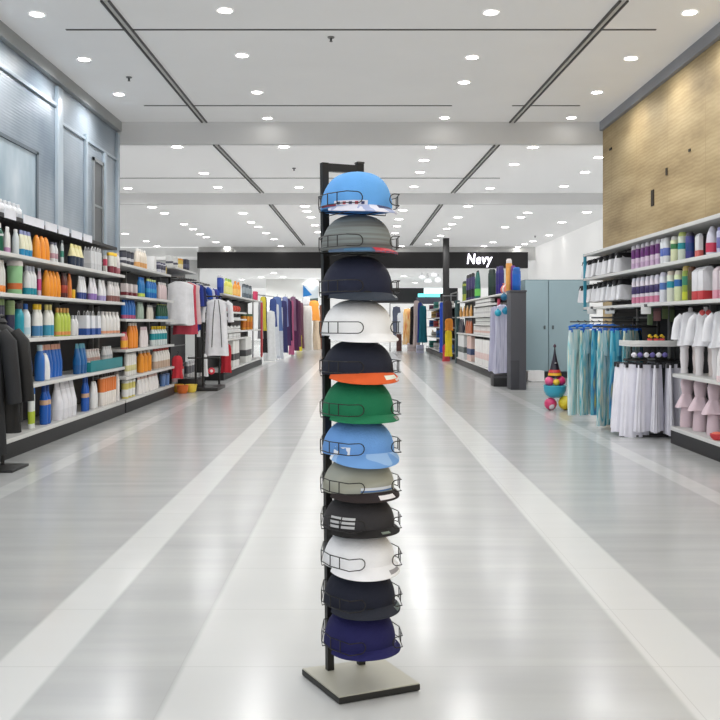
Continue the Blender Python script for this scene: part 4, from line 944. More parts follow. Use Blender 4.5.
# goods on the tray of the skirt rack and behind it
for i, x in enumerate((652, 658, 664)):
    place(('swp',), lambda: [('pot', MB().lathe([(.034, 0), (.042, .05), (.046, .075), (.04, .078)], 12), mat((214, 84, 84), .5), None, None)] +
          [('yellow_bloom', MB().lathe([(.004, 0), (.02, .012), (.024, .026), (.008, .036)], 8, 1, 1, .02*math.cos(2.1*j), .02*math.sin(2.1*j), .082+.012*j), mat((236, 210, 60), .6), None, None) for j in range(3)],
          'flower_pot', nth(i, 3, 'red pots with yellow blooms', 'on the skirt rack tray'), 'pot', (at(x, 330, 9.2).x-.02, 9.2, .9262), 0, 'red pots on the tray', scale=(.62, .62, .7))
for i, (x, y, c, w, h) in enumerate(((650, 318, (92, 110, 78), 5, 14), (657, 316, (150, 110, 112), 7, 10), (665, 314, (110, 126, 84), 6, 10), (672, 316, (90, 104, 72), 5, 12))):
    D = 9.45; p = at(x, y, D); s = D/F
    place(('hg', i), lambda c=c, w=w, h=h, s=s: [('pack_body', MB().box(-w*s/2, -.015, -h*s/2, w*s/2, .015, h*s/2, .008), mat(c, .5), None, None), ('header', MB().box(-w*s/2, -.006, h*s/2+.001, w*s/2, .006, h*s/2+.03, .003), mat(tuple(int(v*.8) for v in c), .5), None, None), ('hook', MB().tube([(0, 0, h*s/2+.03), (0, 0, 1.30-p.z)], .003, 5), steel_k, None, None)],
          'hanging_pack', nth(i, 4, 'muted green and rose packs', 'hanging behind skirt rack'), 'pack', tuple(p), 0, 'packs hanging in the dark bay')
# mini mannequins with white tunics on the fourth board of the right gondola
tun_m = mat((238, 238, 242), .85, .04, 10, bump=.3); skin_w = mat((222, 218, 220), .5, .04, 6)
def mannequin(bow):
    def f():
        out = [('tunic', garment_shell([(.66, .03, .03), (.645, .075, .05), (.6, .1, .06), (.5, .1, .065), (.38, .12, .075), (.30, .135, .085)], 8, .012, 48, bow), tun_m, None, None)]
        for s in (-1, 1):
            out.append(('leg', MB().lathe([(.036, .0), (.038, .02), (.034, .05), (.045, .16), (.042, .24), (.052, .34)], 14, 1, 1, s*.062, 0, 0), skin_w if s < 0 else mat((214, 204, 202), .5, .04, 6), None, None))
            out.append(('sleeve', MB().tube([(s*.085, 0, .62), (s*.128, -.01, .57), (s*.145, -.01, .48), (s*.15, -.012, .36)], [.035, .04, .042, .05], 10), tun_m, None, None))
        out.append(('neck', MB().lathe([(.024, .655), (.022, .70), (.012, .705)], 10), skin_w, None, None))
        if bow:
            for s in (-1, 1): out.append(('bow_loop', MB().lathe([(.003, -.03), (.022, -.015), (.026, .0), (.022, .015), (.003, .03)], 10, 1.1, .7, s*.03, -.055, .645), mat((222, 92, 92), .6), 'red bow loop', None))
        return out
    return f
for i, (x, bow) in enumerate(((682, 0), (697, 1), (714, 0), (732, 0))):
    X = XF+.08; D = depth(x, X)
    place(('man', i), mannequin(bow), 'mannequin', ['white tunic mannequin behind the red-bowed one, right gondola', 'white tunic mannequin with red bow at neck, right gondola', 'white tunic mannequin in front of the red-bowed one, right gondola', 'nearest white tunic mannequin at right frame edge'][i], 'mannequin', (X+.08, D, .6662), -.45, 'white tunic mannequins', scale=(.88, .88, .88))
pink_m = mat((222, 200, 208), .8, .05, 8, bump=.2)
def form():
    return [('torso', garment_shell([(.50, .055, .04), (.46, .066, .05), (.40, .06, .048), (.34, .05, .042)], 3, .003, 30), pink_m, None, None),
            ('peplum', garment_shell([(.345, .052, .044), (.27, .09, .07), (.205, .118, .09)], 6, .012, 36), pink_m, None, None),
            ('skirt_tube', MB().lathe([(.07, 0), (.074, .02), (.068, .12), (.062, .21)], 20), mat((214, 192, 200), .8, .05, 8, bump=.2), None, None)]
for i, x in enumerate((684, 697, 711, 734)):
    X = XF+.11; D = depth(x, X)
    place(('form',), form, 'dress_form', nth(i, 4, 'pale pink peplum dress forms', RD), 'dress form', (X+.03, D, .1612), -.4, 'pale pink dress forms', scale=(.9, .9, .9))
X = XF+.02; D = depth(722, X)
place(('wb',), lambda: [('pack_body', MB().loft([[(-.07, -.03, 0), (.07, -.03, 0), (.07, .03, 0), (-.07, .03, 0)], [(-.065, -.025, .2), (.065, -.025, .2), (.065, .025, .2), (-.065, .025, .2)], [(-.03, -.012, .34), (.03, -.012, .34), (.03, .012, .34), (-.03, .012, .34)]]), mat((240, 238, 240), .6), None, None), ('foot_band', MB().box(-.072, -.032, .0005, .072, .032, .05, .004), mat((236, 214, 218), .6), None, None)],
      'gift_pack', 'white tapering pack at right frame edge in front of tunics', 'pack', (X-.015, D-.12, .6662), -.3)
place(('rb',), lambda: [('bowl', MB().lathe([(.04, 0), (.06, .02), (.066, .05), (.06, .052)], 14), mat((214, 70, 74), .5), None, None), ('filling', MB().lathe([(.058, .048), (.04, .062), (.004, .068)], 12), mat((232, 120, 100), .6), None, None)],
      'bowl', 'small red bowl on bottom shelf at right frame edge', 'bowl', (XF+.055, depth(718, XF+.055), .1612), 0)
# --- balls and beach toys beside the lockers
g0 = gnd(558, 411)
def ballat(x, y, rpx, c, c2, label, D, tz=None, nm='ball'):
    s = D/F; r = rpx*s; p = at(x, y, D)
    return place(('ball', label), ballf(r, c, c2), nm, label, 'ball', (p.x, D, (p.z-r) if tz is None else tz), 0, 'stack of play balls')
D0_ = 11.75
ballat(550.5, 405, 6.2, (206, 60, 110), (236, 226, 232), 'pink and white ball at bottom left of toy pile', D0_, .001)
ballat(565.5, 403.5, 7.2, (236, 214, 60), (226, 196, 40), 'yellow ball at bottom right of toy pile', D0_, .001)
s = D0_/F; p = at(556, 399, D0_)
place(('teal bowl',), lambda: [('basin_body', MB().lathe([(.07, 0), (.115, .03), (.142, .09), (.146, .15), (.138, .152), (.12, .06), (.02, .03)], 24), mat((60, 168, 196), .35), None, None), ('rim', MB().lathe([(.143, .146), (.152, .15), (.15, .158), (.140, .156)], 24, ring=True), mat((90, 190, 210), .35), None, None)],
      'basin', 'teal plastic basin resting on the two bottom balls', 'basin', (p.x-.01, D0_+.02, .165))
bx_, by_ = p.x-.01, D0_+.02
for dx, dy, zc, r, c, c2, lb in ((-.07, 0, .374, .062, (222, 90, 140), (240, 220, 228), 'pink and white ball in teal basin, left'), (.075, 0, .379, .064, (208, 50, 110), (230, 80, 130), 'magenta ball in teal basin, right'), (0, -.088, .366, .043, (230, 190, 60), (206, 60, 100), 'small amber and red ball in front of basin pair')):
    place(('ball', lb), ballf(r, c, c2), 'ball', lb, 'ball', (bx_+dx, by_+dy, zc-r), 0, 'stack of play balls')
place(('cone',), lambda: [('cone_body', MB().lathe([(.085, .0), (.08, .03), (.06, .1), (.035, .2), (.014, .3), (.006, .38)], 18), mat((34, 28, 44), .4), None, None), ('yellow_hoop', MB().lathe([(.086, .006), (.089, .008), (.083, .04), (.078, .04)], 18), mat((240, 180, 50), .45), None, None), ('red_hoop', MB().lathe([(.078, .045), (.081, .046), (.071, .082), (.066, .082)], 18), mat((206, 60, 60), .45), None, None),
      ('white_spot', MB().lathe([(.002, -.003), (.016, -.001), (.016, .002), (.002, .004)], 10, 1, 1, .0, -.052, .17), mat((236, 236, 236), .5), None, None), ('tip', MB().lathe([(.012, .372), (.022, .39), (.012, .41), (.002, .42)], 10), mat((70, 40, 60), .4), None, None)],
      'toy_cone', 'dark toy cone with yellow and red hoops on top of balls', 'toy', (bx_, by_+.01, .444))
# --- lockers
DL = 18.5; q = lambda x, y: ((x-VX)*DL/F, CH+(VY-y)*DL/F)
lk = thing('locker_cabinet', 'tall teal grey two-door locker cabinet behind the ball pile', 'cabinet', (q(552, 378)[0], DL, 0))
x0, z1 = q(525, 279.5); x1 = q(590, 279)[0]; xm = q(548.5, 300)[0]; ox = q(552, 378)[0]
lm = mat((158, 182, 190), .45, .05, 1.2)
obj('carcass', MB().box(x0-ox, .03, .12, x1-ox, .6, z1, .008), mat((108, 130, 138), .45, .05, 1.2), lk)
obj('plinth', MB().box(x0-ox+.03, .06, 0, x1-ox-.03, .58, .119), mat((36, 40, 44), .6), lk)
for a, b_, hx in ((x0+.01, xm-.006, xm-.08), (xm+.006, x1-.01, xm+.09)):
    d = obj('door', MB().box(a-ox, 0, .14, b_-ox, .028, z1-.015, .006), lm, lk)
    obj('handle', MB().box(hx-ox-.02, -.02, 1.0, hx-ox+.02, 0, 1.08, .008), mat((84, 96, 100), .4), d)
place(('wbx',), lambda: [('box_body', MB().box(-.17, -.12, 0, .17, .12, .2, .01), mat((232, 230, 230), .6), None, None), ('flap', MB().box(-.17, -.3, .002, .2, -.122, .012, .003), mat((226, 226, 226), .6), None, None)], 'carton', 'open white carton on floor in front of the lockers', 'box', (gnd(535, 383).x+.1, 17.6, 0.001), .2)
# --- dark end panel of the far right gondola
Dp = 15.25
ep = thing('end_panel', 'tall dark grey end panel block beside the teal lockers', 'panel', ((518.5-VX)*Dp/F, Dp, 0))
wv = 15.5*Dp/F/2
obj('panel_body', MB().box(-wv, 0, .0, wv, .4, 1.655, .006), mat((72, 73, 80), .5, .05, 2), ep)
obj('kick_strip', MB().box(-wv-.004, -.008, .0, wv*.1, -.001, .5, .003), mat((54, 55, 62), .5), ep)
obj('top_cap', MB().box(-wv-.01, -.01, 1.656, wv+.01, .41, 1.69, .006), mat((78, 80, 88), .4), ep)
# --- far right gondola
XG = 2.68
g2 = gondola('far right gondola with white boxed goods behind the dark end panel', 1, XG, 16.4, 25.0,
    [(1.70, 16.4, 25.0, XG+.02, .03), (1.53, 17.6, 21.2, XG, .03), (1.29, 17.6, 24.95, XG, .03), (1.11, 17.6, 21.2, XG, .03), (.86, 17.6, 24.95, XG, .03), (.18, 17.6, 25.0, XG, .03)], 1.69, (17.4, 25.0), .32, (16.6, 19, 21.2, 24.95))
obj('pink_divider', MB().box(-.319, 1.12, .2, -.27, 1.17, 1.6, .004), mat((222, 84, 112), .5), g2, 'pink divider strip'); obj('green_pillar', MB().box(-.335, 8.61, .0, -.22, 8.9, 1.75, .008), mat((44, 74, 76), .5), g2, 'dark green end pillar')
XR = XG+.09
W3 = ['on %s, far right gondola' % k for k in ('top board', 'second board', 'third board', 'fourth board', 'fifth board', 'bottom board')]
row(1, 1.70, XR, W3[0], [
 (462, 467, 2, SC((150, 160, 60), (40, 60, 50), (60, 90, 60)), 20, 4, 'bottle', 'bottle', '', 'olive bottles'),
 (466, 475, 3, SC((70, 60, 110), (60, 60, 60), (30, 34, 40), (.1, .4)), 26, 4, 'bottle', 'bottle', '', 'dark violet bottles'),
 (474, 480, 2, SQ((30, 110, 100), (30, 30, 30), (110, 200, 90)), 28, 5, 'bottle', 'bottle', '', 'green and teal bottles'),
 (486, 494, 1, SC((32, 52, 46), (26, 44, 40), (38, 60, 52)), 27, 8, 'bottle', 'bottle', 'dark forest green rounded bottle', ''),
 (495, 503, 2, SC((52, 40, 128), (60, 50, 110), (46, 38, 116)), 28, 6, 'bottle', 'bottle', '', 'indigo bottles'),
], 'goods on far right gondola')
def topb(x, y0, y1, w, c, c2, nm, lb, D=15.45, z=1.6912, b='squeeze'):
    h = (y1-y0)*D/F; p = at(x, y1, D)
    f = spray_can(h, w*D/F/2, c, c2, tuple(min(255, int(v*1.08)) for v in c), (.2, .7))
    return place(('topb', x), f, nm, lb, 'bottle', (p.x, D, z))
topb(509, 259, 291, 6.5, (240, 170, 90), (232, 226, 226), 'bottle', 'tall amber bottle with white top above dark end panel', 15.62)
topb(516.5, 268, 291, 8.5, (18, 96, 190), (40, 110, 196), 'bottle', 'bright blue bottle above dark end panel', 15.40)
topb(513.2, 265, 290, 5, (110, 44, 130), (120, 60, 140), 'bottle', 'purple bottle peeking behind bright blue bottle', 15.52)
for i, (x, y, c) in enumerate(((497, 287, (236, 130, 110)), (501, 284, (240, 150, 130)), (505, 282, (236, 140, 120)), (507, 288, (226, 214, 212)), (494, 290, (226, 120, 104)))):
    p = at(x, 291, 16.7+.1*i); r = .055
    place(('flb', i), lambda c=c: [('bag_body', MB().lathe([(.045, 0), (.075, .03), (.08, .09), (.05, .14), (.03, .16)], 14), mat(c, .6, .1, 20, bump=.3), None, None), ('tied_top', MB().lathe([(.026, .16), (.04, .19), (.02, .195)], 10), mat(c, .6), None, None)],
          'goods_bag', nth(i, 5, 'coral and pale tied bags', 'beside amber bottle on far right gondola'), 'bag', (XG+.1+.0*i, 16.55+.19*i, 1.7012), 0, 'tied bags on far right gondola')
SB = lambda c1, c2: (lambda h, w: carton(h, min(PITCH[0]*.9, .6), w*.97, c1, None, c2, (.25, .5), .006))
row(1, 1.53, XR, W3[1], [(474, 494, 9, SB((226, 226, 224), (120, 122, 120)), 6.5, 4.5, 'shoe_box', 'box', '', 'white shoe boxes')], 'g')
row(1, 1.29, XR, W3[2], [(474, 494, 9, SB((222, 222, 220), (196, 196, 196)), 9, 4.5, 'shoe_box', 'box', '', 'white shoe boxes'), (459, 473, 4, PO((216, 160, 90), (196, 180, 130)), 11, 4, 'pouch', 'pouch', '', 'amber pouches')], 'g')
row(1, 1.11, XR, W3[3], [(474, 494, 9, SB((216, 218, 214), (150, 152, 150)), 6.5, 4.5, 'shoe_box', 'box', '', 'pale shoe boxes')], 'g')
row(1, .86, XR, W3[4], [(474, 494, 9, SB((228, 224, 222), (216, 180, 170)), 10, 4.5, 'shoe_box', 'box', '', 'cream shoe boxes'), (465, 473, 3, PO((196, 110, 70), (60, 50, 50)), 17, 4, 'pouch', 'pouch', '', 'rust pouches'), (457, 465, 3, PO((40, 40, 56), (60, 60, 80)), 20, 4, 'pouch', 'pouch', '', 'dark navy pouches')], 'g')
row(1, .18, XR-.02, W3[5], [(475, 494, 6, SB((236, 234, 232), (226, 200, 196)), 26, 5.5, 'large_box', 'box', '', 'large white boxes'), (467, 474, 3, SB((230, 200, 190), (60, 80, 120)), 25, 4.5, 'large_box', 'box', '', 'pinkish boxes'), (458, 467, 4, SB((224, 226, 226), (90, 100, 100)), 24, 4.5, 'large_box', 'box', '', 'grey white boxes')], 'g')
# lavender gown and teal hat at the near end of the far right gondola
Dg = 16.0; p = at(502, 305, Dg)
place(('gown',), dress(1.22, .13, ramp_mat([(176, 176, 200), (204, 204, 222), (150, 152, 180)], 6, (5, 5, .2), .85, 2), 0, 1.25, .95), 'hanging_gown', 'long pale lavender gown hanging beside dark end panel', 'gown', (p.x, Dg, 1.53), .25)
place(('gown2',), dress(1.2, .12, ramp_mat([(160, 160, 188), (196, 196, 216)], 6, (5, 5, .2), .85, 2), 1, 1.25, .95), 'hanging_gown', 'lavender gown half hidden behind the front lavender gown', 'gown', (at(496, 305, 16.7).x, 16.7, 1.51), .3)
for i, (x, y, r, c) in enumerate(((498, 313, 3.5, (40, 170, 200)), (505.5, 311, 3.6, (30, 150, 190)), (504, 297, 3.5, (30, 110, 150)))):
    p = at(x, y, 15.82); r = r*15.8/F
    place(('bal', i), lambda r=r, c=c: [('ball', MB().lathe([(r*math.sin(PI*k/12)+1e-4, r-r*math.cos(PI*k/12)) for k in range(13)], 16), mat(c, .4), None, None), ('knot', MB().lathe([(.012, 2*r-.004), (.02, 2*r+.012), (.004, 2*r+.02)], 8), mat(c, .4), None, None)],
          'hanging_ball', nth(i, 3, 'teal balls', 'hanging over the lavender gown'), 'ball', (p.x, 15.82, p.z-r), 0, 'teal balls over the gown')
place(('base box',), lambda: [('box_body', MB().box(-.16, 0, 0, .16, .4, .2, .006), mat((22, 22, 24), .5), None, None), ('edge_strip', MB().box(-.16, -.006, .15, .16, -.001, .19, .002), mat((70, 70, 74), .5), None, None)], 'base_unit', 'low black base unit under the lavender gown', 'base', (at(501, 380, 16.2).x, 16.0, .001))
# --- third right section: mixed garments further along
for i, (x, y0, y1, w, c, nm, D) in enumerate(((448, 300, 318, 9, (60, 50, 50), 'charcoal', 24.6), (449, 318, 330, 9, (222, 140, 50), 'orange', 25), (448.5, 330, 356, 8, (226, 200, 40), 'yellow', 25.2), (446, 344, 361, 8, (196, 70, 80), 'red', 25.4), (441.5, 302, 352, 4, (40, 80, 190), 'royal blue', 26.6))):
    D += 1.0; p = at(x, y0, D); s = D/F
    place(('mg', i), dress((y1-y0)*s, w*s/2, fab(c), i, 1.0, .95), 'hanging_garment', f'{nm} garment hanging past the green pillar on right aisle', 'garment', (p.x, D, p.z+.06), .4)
mrk = thing('garment_rail', 'tall chrome garment rail past the green pillar, right aisle', 'rack', (at(447, 361, 25).x+.35, 26.3, 0))
obj('upright', MB().tube([(0, 1.1, 0), (0, 1.1, 2.0)], .02, 8), mat((150, 150, 152), .3, metal=.8), mrk); obj('upright', MB().tube([(0, -.8, 0), (0, -.8, 2.0)], .02, 8), mat((150, 150, 152), .3, metal=.8), mrk); obj('rail', MB().tube([(0, -.8, 2.0), (0, 1.1, 2.0)], .018, 8).tube([(0, -.5, 1.9), (-.4, -.5, 1.9)], .014, 8), mat((150, 150, 152), .3, metal=.8), mrk)
g3 = gondola('distant right gondola with mixed colourful goods under cyan sign', 1, 2.6, 27.6, 35.5, [(z, 27.6, 35.5, 2.6, .03) for z in (1.62, 1.3, .98, .62, .2)], 1.62, True, .46, (29, 32, 35))
cols = [((226, 222, 216), 'white'), ((60, 110, 180), 'blue'), ((200, 80, 80), 'red'), ((230, 190, 120), 'tan'), ((110, 60, 90), 'plum'), ((60, 140, 130), 'teal'), ((236, 236, 236), 'pale')]
for bi, (z, nm) in enumerate(((1.62, 'top'), (1.3, 'second'), (.98, 'third'), (.62, 'fourth'), (.2, 'bottom'))):
    for j in range(7):
        c, cn = cols[(j*3+bi*2) % 7]; D = 27.9+j*1.05
        h = .17+.07*((j*5+bi) % 3)/2
        place(('d3', cn, (j+bi) % 2), (pouch(h, .3, c, tuple(int(v*.8) for v in c), d=.1) if (j+bi) % 2 else carton(h, .3, .26, c, None, tuple(int(v*.7) for v in c), (.3, .6), .008)), 'pouch' if (j+bi) % 2 else 'carton',
              f"{cn} {'pouch' if (j+bi) % 2 else 'carton'}, {ORD[j]} nearest on {nm} board of distant right gondola", 'pack', (2.765, D, z+.0012), -PI/2)
# --- clothes at the end of the right aisle
def far_garment(x, y0, y1, wpx, c, D, label, nm='hanging_garment', flare=1.15, cat='garment', rz=0., cols=None):
    s = D/F; p = at(x, y0, D)
    m = fab(c) if not cols else ramp_mat(cols, 5, (3, 3, .5), .85, 2)
    return place(('fg', label), dress((y1-y0)*s, 1.45*wpx*s/2/flare, m, x, flare, .9), nm, label, cat, (p.x, D, p.z+.05), rz)
far_garment(423, 305, 342, 6, (30, 120, 140), 33, 'teal long garment at far end of right aisle')
far_garment(420, 302, 342, 4, (50, 70, 150), 34, 'indigo long garment at far end of right aisle')
far_garment(416.5, 300, 346, 5, (226, 206, 200), 34.5, 'blush pale long garment at far end of right aisle')
far_garment(413, 306, 344, 5, (40, 34, 34), 35.5, 'black long garment at far end of right aisle')
far_garment(408, 308, 344, 8, (220, 130, 60), 36.5, 'orange long garment at far end of right aisle', cols=[(214, 120, 80), (236, 190, 120), (240, 214, 180)])
far_garment(402, 312, 334, 8, (206, 210, 216), 38, 'silver grey garment left of the orange one, far right aisle')
far_garment(396.5, 306, 340, 7, (90, 96, 116), 40, 'slate grey garment beside the cap stand, far right aisle')
for i, (x, y, w, h, c) in enumerate(((399, 342, 5, 17, (104, 66, 60)), (412, 347, 9, 8, (232, 214, 214)), (420, 349, 7, 8, (206, 206, 230)))):
    D = F*CH/(y+h/2-VY) if i != 0 else F*CH/29; s = D/F; p = at(x, y, D)
    place(('fb', i), carton(h*s, w*s, .4, c, None, tuple(int(v*.85) for v in c), (.3, .6), .01), 'floor_box', ['brown post box on floor at far right aisle end', 'pale pink box on floor under the far garments', 'lilac box on floor under the far teal garment'][i], 'box', (p.x, D, 0.001))
# far rails that carry those garments
def far_rail(label, X0, X1, Y, z):
    t = thing('garment_rail', label, 'rack', ((X0+X1)/2, Y, 0)); w = (X1-X0)/2; m = mat((140, 140, 142), .3, metal=.7)
    for s in (-1, 1): obj('upright', MB().tube([(s*w, 0, .03), (s*w, 0, z)], .02, 8), m, t); obj('foot', MB().box(s*w-.03, -.3, 0, s*w+.03, .3, .03, .008), m, t)
    obj('rail', MB().tube([(-w, 0, z), (w, 0, z)], .018, 8), m, t)
far_rail('chrome rail holding blush and orange garments at far right', 1.2, 2.5, 36.0, 1.9)
# --- left : clothes on the end of the second gondola
def la(x, y, D): return at(x, y, D)
sw = thing('slat_wall', 'dark slat wall panel behind the hanging white shirts, left side', 'wall panel', (-3.4, 14.42, 0))
obj('panel', MB().box(-.03, 0, 0, 0, 3.1, 2.1, .004), mat((44, 45, 48), .6, .08, 3), sw)
for z in (.35, .7, 1.05, 1.4, 1.75): obj('slat_rail', MB().box(.001, .02, z, .012, 3.08, z+.02, .002), mat((110, 110, 110), .4), sw)
obj('overhead_shelf', MB().box(.001, .03, 2.015, .43, 1.95, 2.04, .003), steel_w, sw); obj('price_rail', MB().box(.431, .03, 2.01, .442, 1.95, 2.0395, .002), rail_w, sw)
obj('lower_shelf', MB().box(.013, .2, .0, .36, 3.0, .09, .004), METAL_BLACK(), sw)
obj('jersey_rail', MB().tube([(.0, 1.75, 1.86), (.5, 1.75, 1.86), (.5, 2.95, 1.86), (.0, 2.95, 1.86)], .011, 8), METAL_BLACK(), sw)
BO.append((-1, 2.04, 14.45, 16.37, XF, .025)); BO.append((-1, .09, 14.62, 17.4, XF+.1, .09))
row(-1, 2.04, XF+.12, 'on overhead shelf above the shirts', [
 (166.5, 178, 2, CA(.6, (222, 222, 220), None, (90, 90, 100), (.3, .5)), 11, 7, 'carton', 'box', '', 'pale cartons'),
 (177, 183.5, 2, TU((222, 190, 90), (214, 150, 60), (236, 226, 190)), 11, 5, 'tub', 'tub', '', 'mustard tubs'),
 (182, 190, 3, CA(.8, (40, 44, 66), None, (80, 84, 110), (.3, .6)), 12, 6, 'carton', 'box', '', 'navy cartons')], 'g')
row(-1, .09, XF+.2, 'on low base behind frame rack', [
 (172, 184, 4, TU((232, 230, 228), (220, 90, 90), (240, 200, 200)), 16, 5, 'tub', 'tub', '', 'white tubs with red lids'),
 (185, 199, 5, SC((226, 226, 226), (200, 200, 204), (120, 120, 126)), 18, 4.5, 'bottle', 'bottle', '', 'grey white bottles')], 'g')
for i, (c, nm, D) in enumerate((((40, 84, 184), 'bright blue', 16.3), ((204, 208, 226), 'pale lilac', 16.6), ((54, 50, 134), 'violet navy', 16.9), ((44, 74, 170), 'royal blue', 17.2))):
    place(('sj', i), shirt(.42, .13, c, .14, None, (226, 226, 230), .03, None, i), 'hanging_shirt', f'{nm} small jersey hanging above and behind the strapped white jersey', 'shirt', (-2.9, D, 1.877), .2)
arm = thing('face_out_rail', 'black face-out rail holding white and red shirts, left side', 'rack', (-XF-.3, 14.6, 0))
obj('upright', MB().box(-.02, -.02, 0, .02, .02, 1.95, .004), METAL_BLACK(), arm); obj('upright', MB().box(-.02, .75, 0, .02, .79, 1.95, .004), METAL_BLACK(), arm)
obj('rail', MB().tube([(.0, 0, 1.87), (.27, 0, 1.87), (.42, .95, 1.87), (.0, .79, 1.87)], .011, 8), METAL_BLACK(), arm)
def rail_pt(D): return (-XF-.3+.27+.15*(D-14.6)/.95, D, 1.885)
for i in range(3):
    place(('ws', i), shirt((.70, .72, .71)[i], .18, (240, 240, 244), 0, None, None, .03, None, i), 'hanging_shirt', nth(i, 3, 'white long shirts', 'hanging over the red hem, left side'), 'shirt', rail_pt(14.69+.11*i), .18, 'white shirts on the left rail')
place(('rs',), shirt(.87, .185, (214, 78, 98), 0, None, None, .03, None, 1), 'hanging_shirt', 'coral red shirt with hem showing below the white shirts', 'shirt', rail_pt(15.02), .18)
place(('rs2',), shirt(.7, .21, (226, 206, 208), 0, None, None, .03, None, 2), 'hanging_shirt', 'blush pale shirt behind left edge of the white shirts', 'shirt', rail_pt(15.135), .18)
place(('bs',), shirt(.82, .13, (40, 62, 150), .3, (36, 54, 140), None, .03, ramp_mat([(36, 58, 150), (44, 70, 168), (226, 226, 232), (206, 70, 80)], 3, (3, .6, .5), .85, 1, True), 0), 'hanging_shirt', 'blue sports jersey with red and white stripes, left side', 'shirt', rail_pt(15.26), .18)
place(('bs2',), shirt(.8, .13, (30, 42, 96), .3, None, None, .03, None, 2), 'hanging_shirt', 'dark navy jersey behind the striped blue jersey', 'shirt', rail_pt(15.385), .18)
# black frame rack with the large white jersey
fr = thing('display_frame_rack', 'black tubular frame rack with low base holding strapped white jersey', 'rack', (la(205, 390, 15.2).x, 15.2, 0))
fx = lambda x: (x-205)*15.2/F
obj('base', MB().box(fx(184), -.25, .0, fx(220), .6, .06, .01), METAL_BLACK(), fr); obj('base_deck', MB().box(fx(180), -.2, .061, fx(200), .3, .2, .01), mat((30, 30, 32), .5), fr)
for x, y, z in ((198, -.2, .95), (205, -.2, 1.12), (198, .56, 1.6), (214, .56, 1.6)): obj('upright', MB().tube([(fx(x), y, .06), (fx(x), y, z)], .018, 8), METAL_BLACK(), fr)
obj('cross_bar', MB().tube([(fx(190), -.2, .55), (fx(222), -.2, .55)], .014, 8), METAL_BLACK(), fr); obj('cross_bar', MB().tube([(fx(198), .56, 1.6), (fx(217), .56, 1.6)], .014, 8).tube([(fx(213), .56, 1.6), (fx(213), .25, 1.6)], .011, 8), METAL_BLACK(), fr)
obj('hook_plate', MB().box(fx(196), -.12, .3, fx(203), -.08, .9, .01), METAL_BLACK(), fr)
p = la(212.5, 303, 15.3)
place(('wj',), shirt(.98, .19, (242, 242, 246), .3, None, None, .05, None, 0, BLACK, (24, 24, 26)), 'hanging_jersey', 'large white jersey with two black straps on frame rack', 'jersey', (fx(213)+la(205, 390, 15.2).x, 15.585, 1.617), .2)
place(('rc',), dress(.52, .1, fab((196, 40, 54)), 0, 1.0, .95), 'hanging_garment', 'deep red cloth hanging behind the strapped white jersey', 'garment', (la(226, 344, 16.2).x, 16.2, .83), .3)
place(('rc2',), dress(.36, .09, fab((206, 50, 62)), 0, 1.0, .95), 'hanging_garment', 'small red and white cloth low on the frame rack', 'garment', (la(177, 352, 14.4).x, 14.42, .68), .3)
for i, (x, y, c, r) in enumerate(((171, 381, (240, 190, 60), 5), (181, 383, (232, 120, 50), 5), (186, 378, (244, 214, 80), 4))):
    place(('basket', i), lambda c=c: [('basket_body', MB().lathe([(.06, 0), (.08, .02), (.095, .12), (.088, .122), (.07, .05)], 16), mat(c, .5), None, None), ('rim', MB().lathe([(.092, .116), (.102, .12), (.1, .13), (.09, .128)], 16, ring=True), mat(tuple(int(v*.9) for v in c), .5), None, None)],
          'basket', nth(i, 3, 'yellow and orange baskets', 'on low left base'), 'basket', ((-2.98, -2.86, -2.76)[i], (14.75, 14.5, 14.72)[i], .001), 0, 'small baskets by the frame rack')
place(('emb',), lambda: [('rosette', MB().lathe([(.055, -.006), (.058, 0), (.03, .006), (.003, .008)], 16), mat((214, 60, 76), .5), None, None), ('centre', MB().lathe([(.026, .007), (.02, .012), (.002, .013)], 12), mat((240, 236, 236), .5), None, None)],
      'hanging_rosette', 'small red and white rosette hanging below white jersey', 'rosette', tuple(la(211.5, 371, 15.0)), 0, None, PI/2)
place(('wl',), dress(.38, .07, fab((236, 236, 238)), 1, 1.2, .95), 'hanging_garment', 'plain white cloth low between the frame uprights', 'garment', (la(203, 355, 15.25).x, 15.28, .68), .2)
# --- left third gondola
g4 = gondola('third left gondola with red balls and white boxes past the jerseys', -1, XG, 17.7, 24.6, [(1.72, 17.7, 24.6, XG, .03), (1.37, 17.7, 21.3, XG, .03), (1.22, 17.7, 21.3, XG, .03), (.96, 17.7, 24.5, XG, .03), (.80, 17.7, 21.3, XG, .03), (.18, 17.7, 24.6, XG, .03)], 1.71, True, .46, (18, 21.3, 24.5))
obj('red_end', MB().box(.47-.02, 6.62, .2, .47+.02, 6.86, 1.68, .01), mat((190, 60, 66), .6), g4, 'red end banner')
W4 = ['on %s, third left gondola' % k for k in ('top board', 'second board', 'third board', 'fourth board', 'fifth board', 'bottom board')]
row(-1, 1.72, XR, W4[0], [
 (214, 224, 2, SC((40, 70, 170), (220, 220, 226), (60, 90, 190)), 18, 5, 'bottle', 'bottle', '', 'royal blue bottles'),
 (224, 233, 3, B((226, 222, 110), (150, 190, 80), (236, 230, 150)), 16, 4.5, 'bottle', 'bottle', '', 'yellow bottles'),
 (233, 241, 2, B((238, 160, 60), (230, 140, 50), (240, 190, 110)), 15, 5, 'bottle', 'bottle', '', 'amber bottles'),
 (242, 252, 3, SC((90, 100, 110), (60, 66, 72), (140, 150, 156)), 14, 4, 'bottle', 'bottle', '', 'slate bottles'),
 (253, 258, 2, TU((206, 60, 100), (190, 50, 90)), 9, 4, 'tub', 'tub', '', 'magenta tubs')], 'g')
rb = lambda h, w: ballf(w/2, (214, 70, 50), (230, 130, 90))
row(-1, 1.37, XR, W4[1], [(222, 241, 6, rb, 7, 6.5, 'ball', 'ball', '', 'red balls')], 'g')
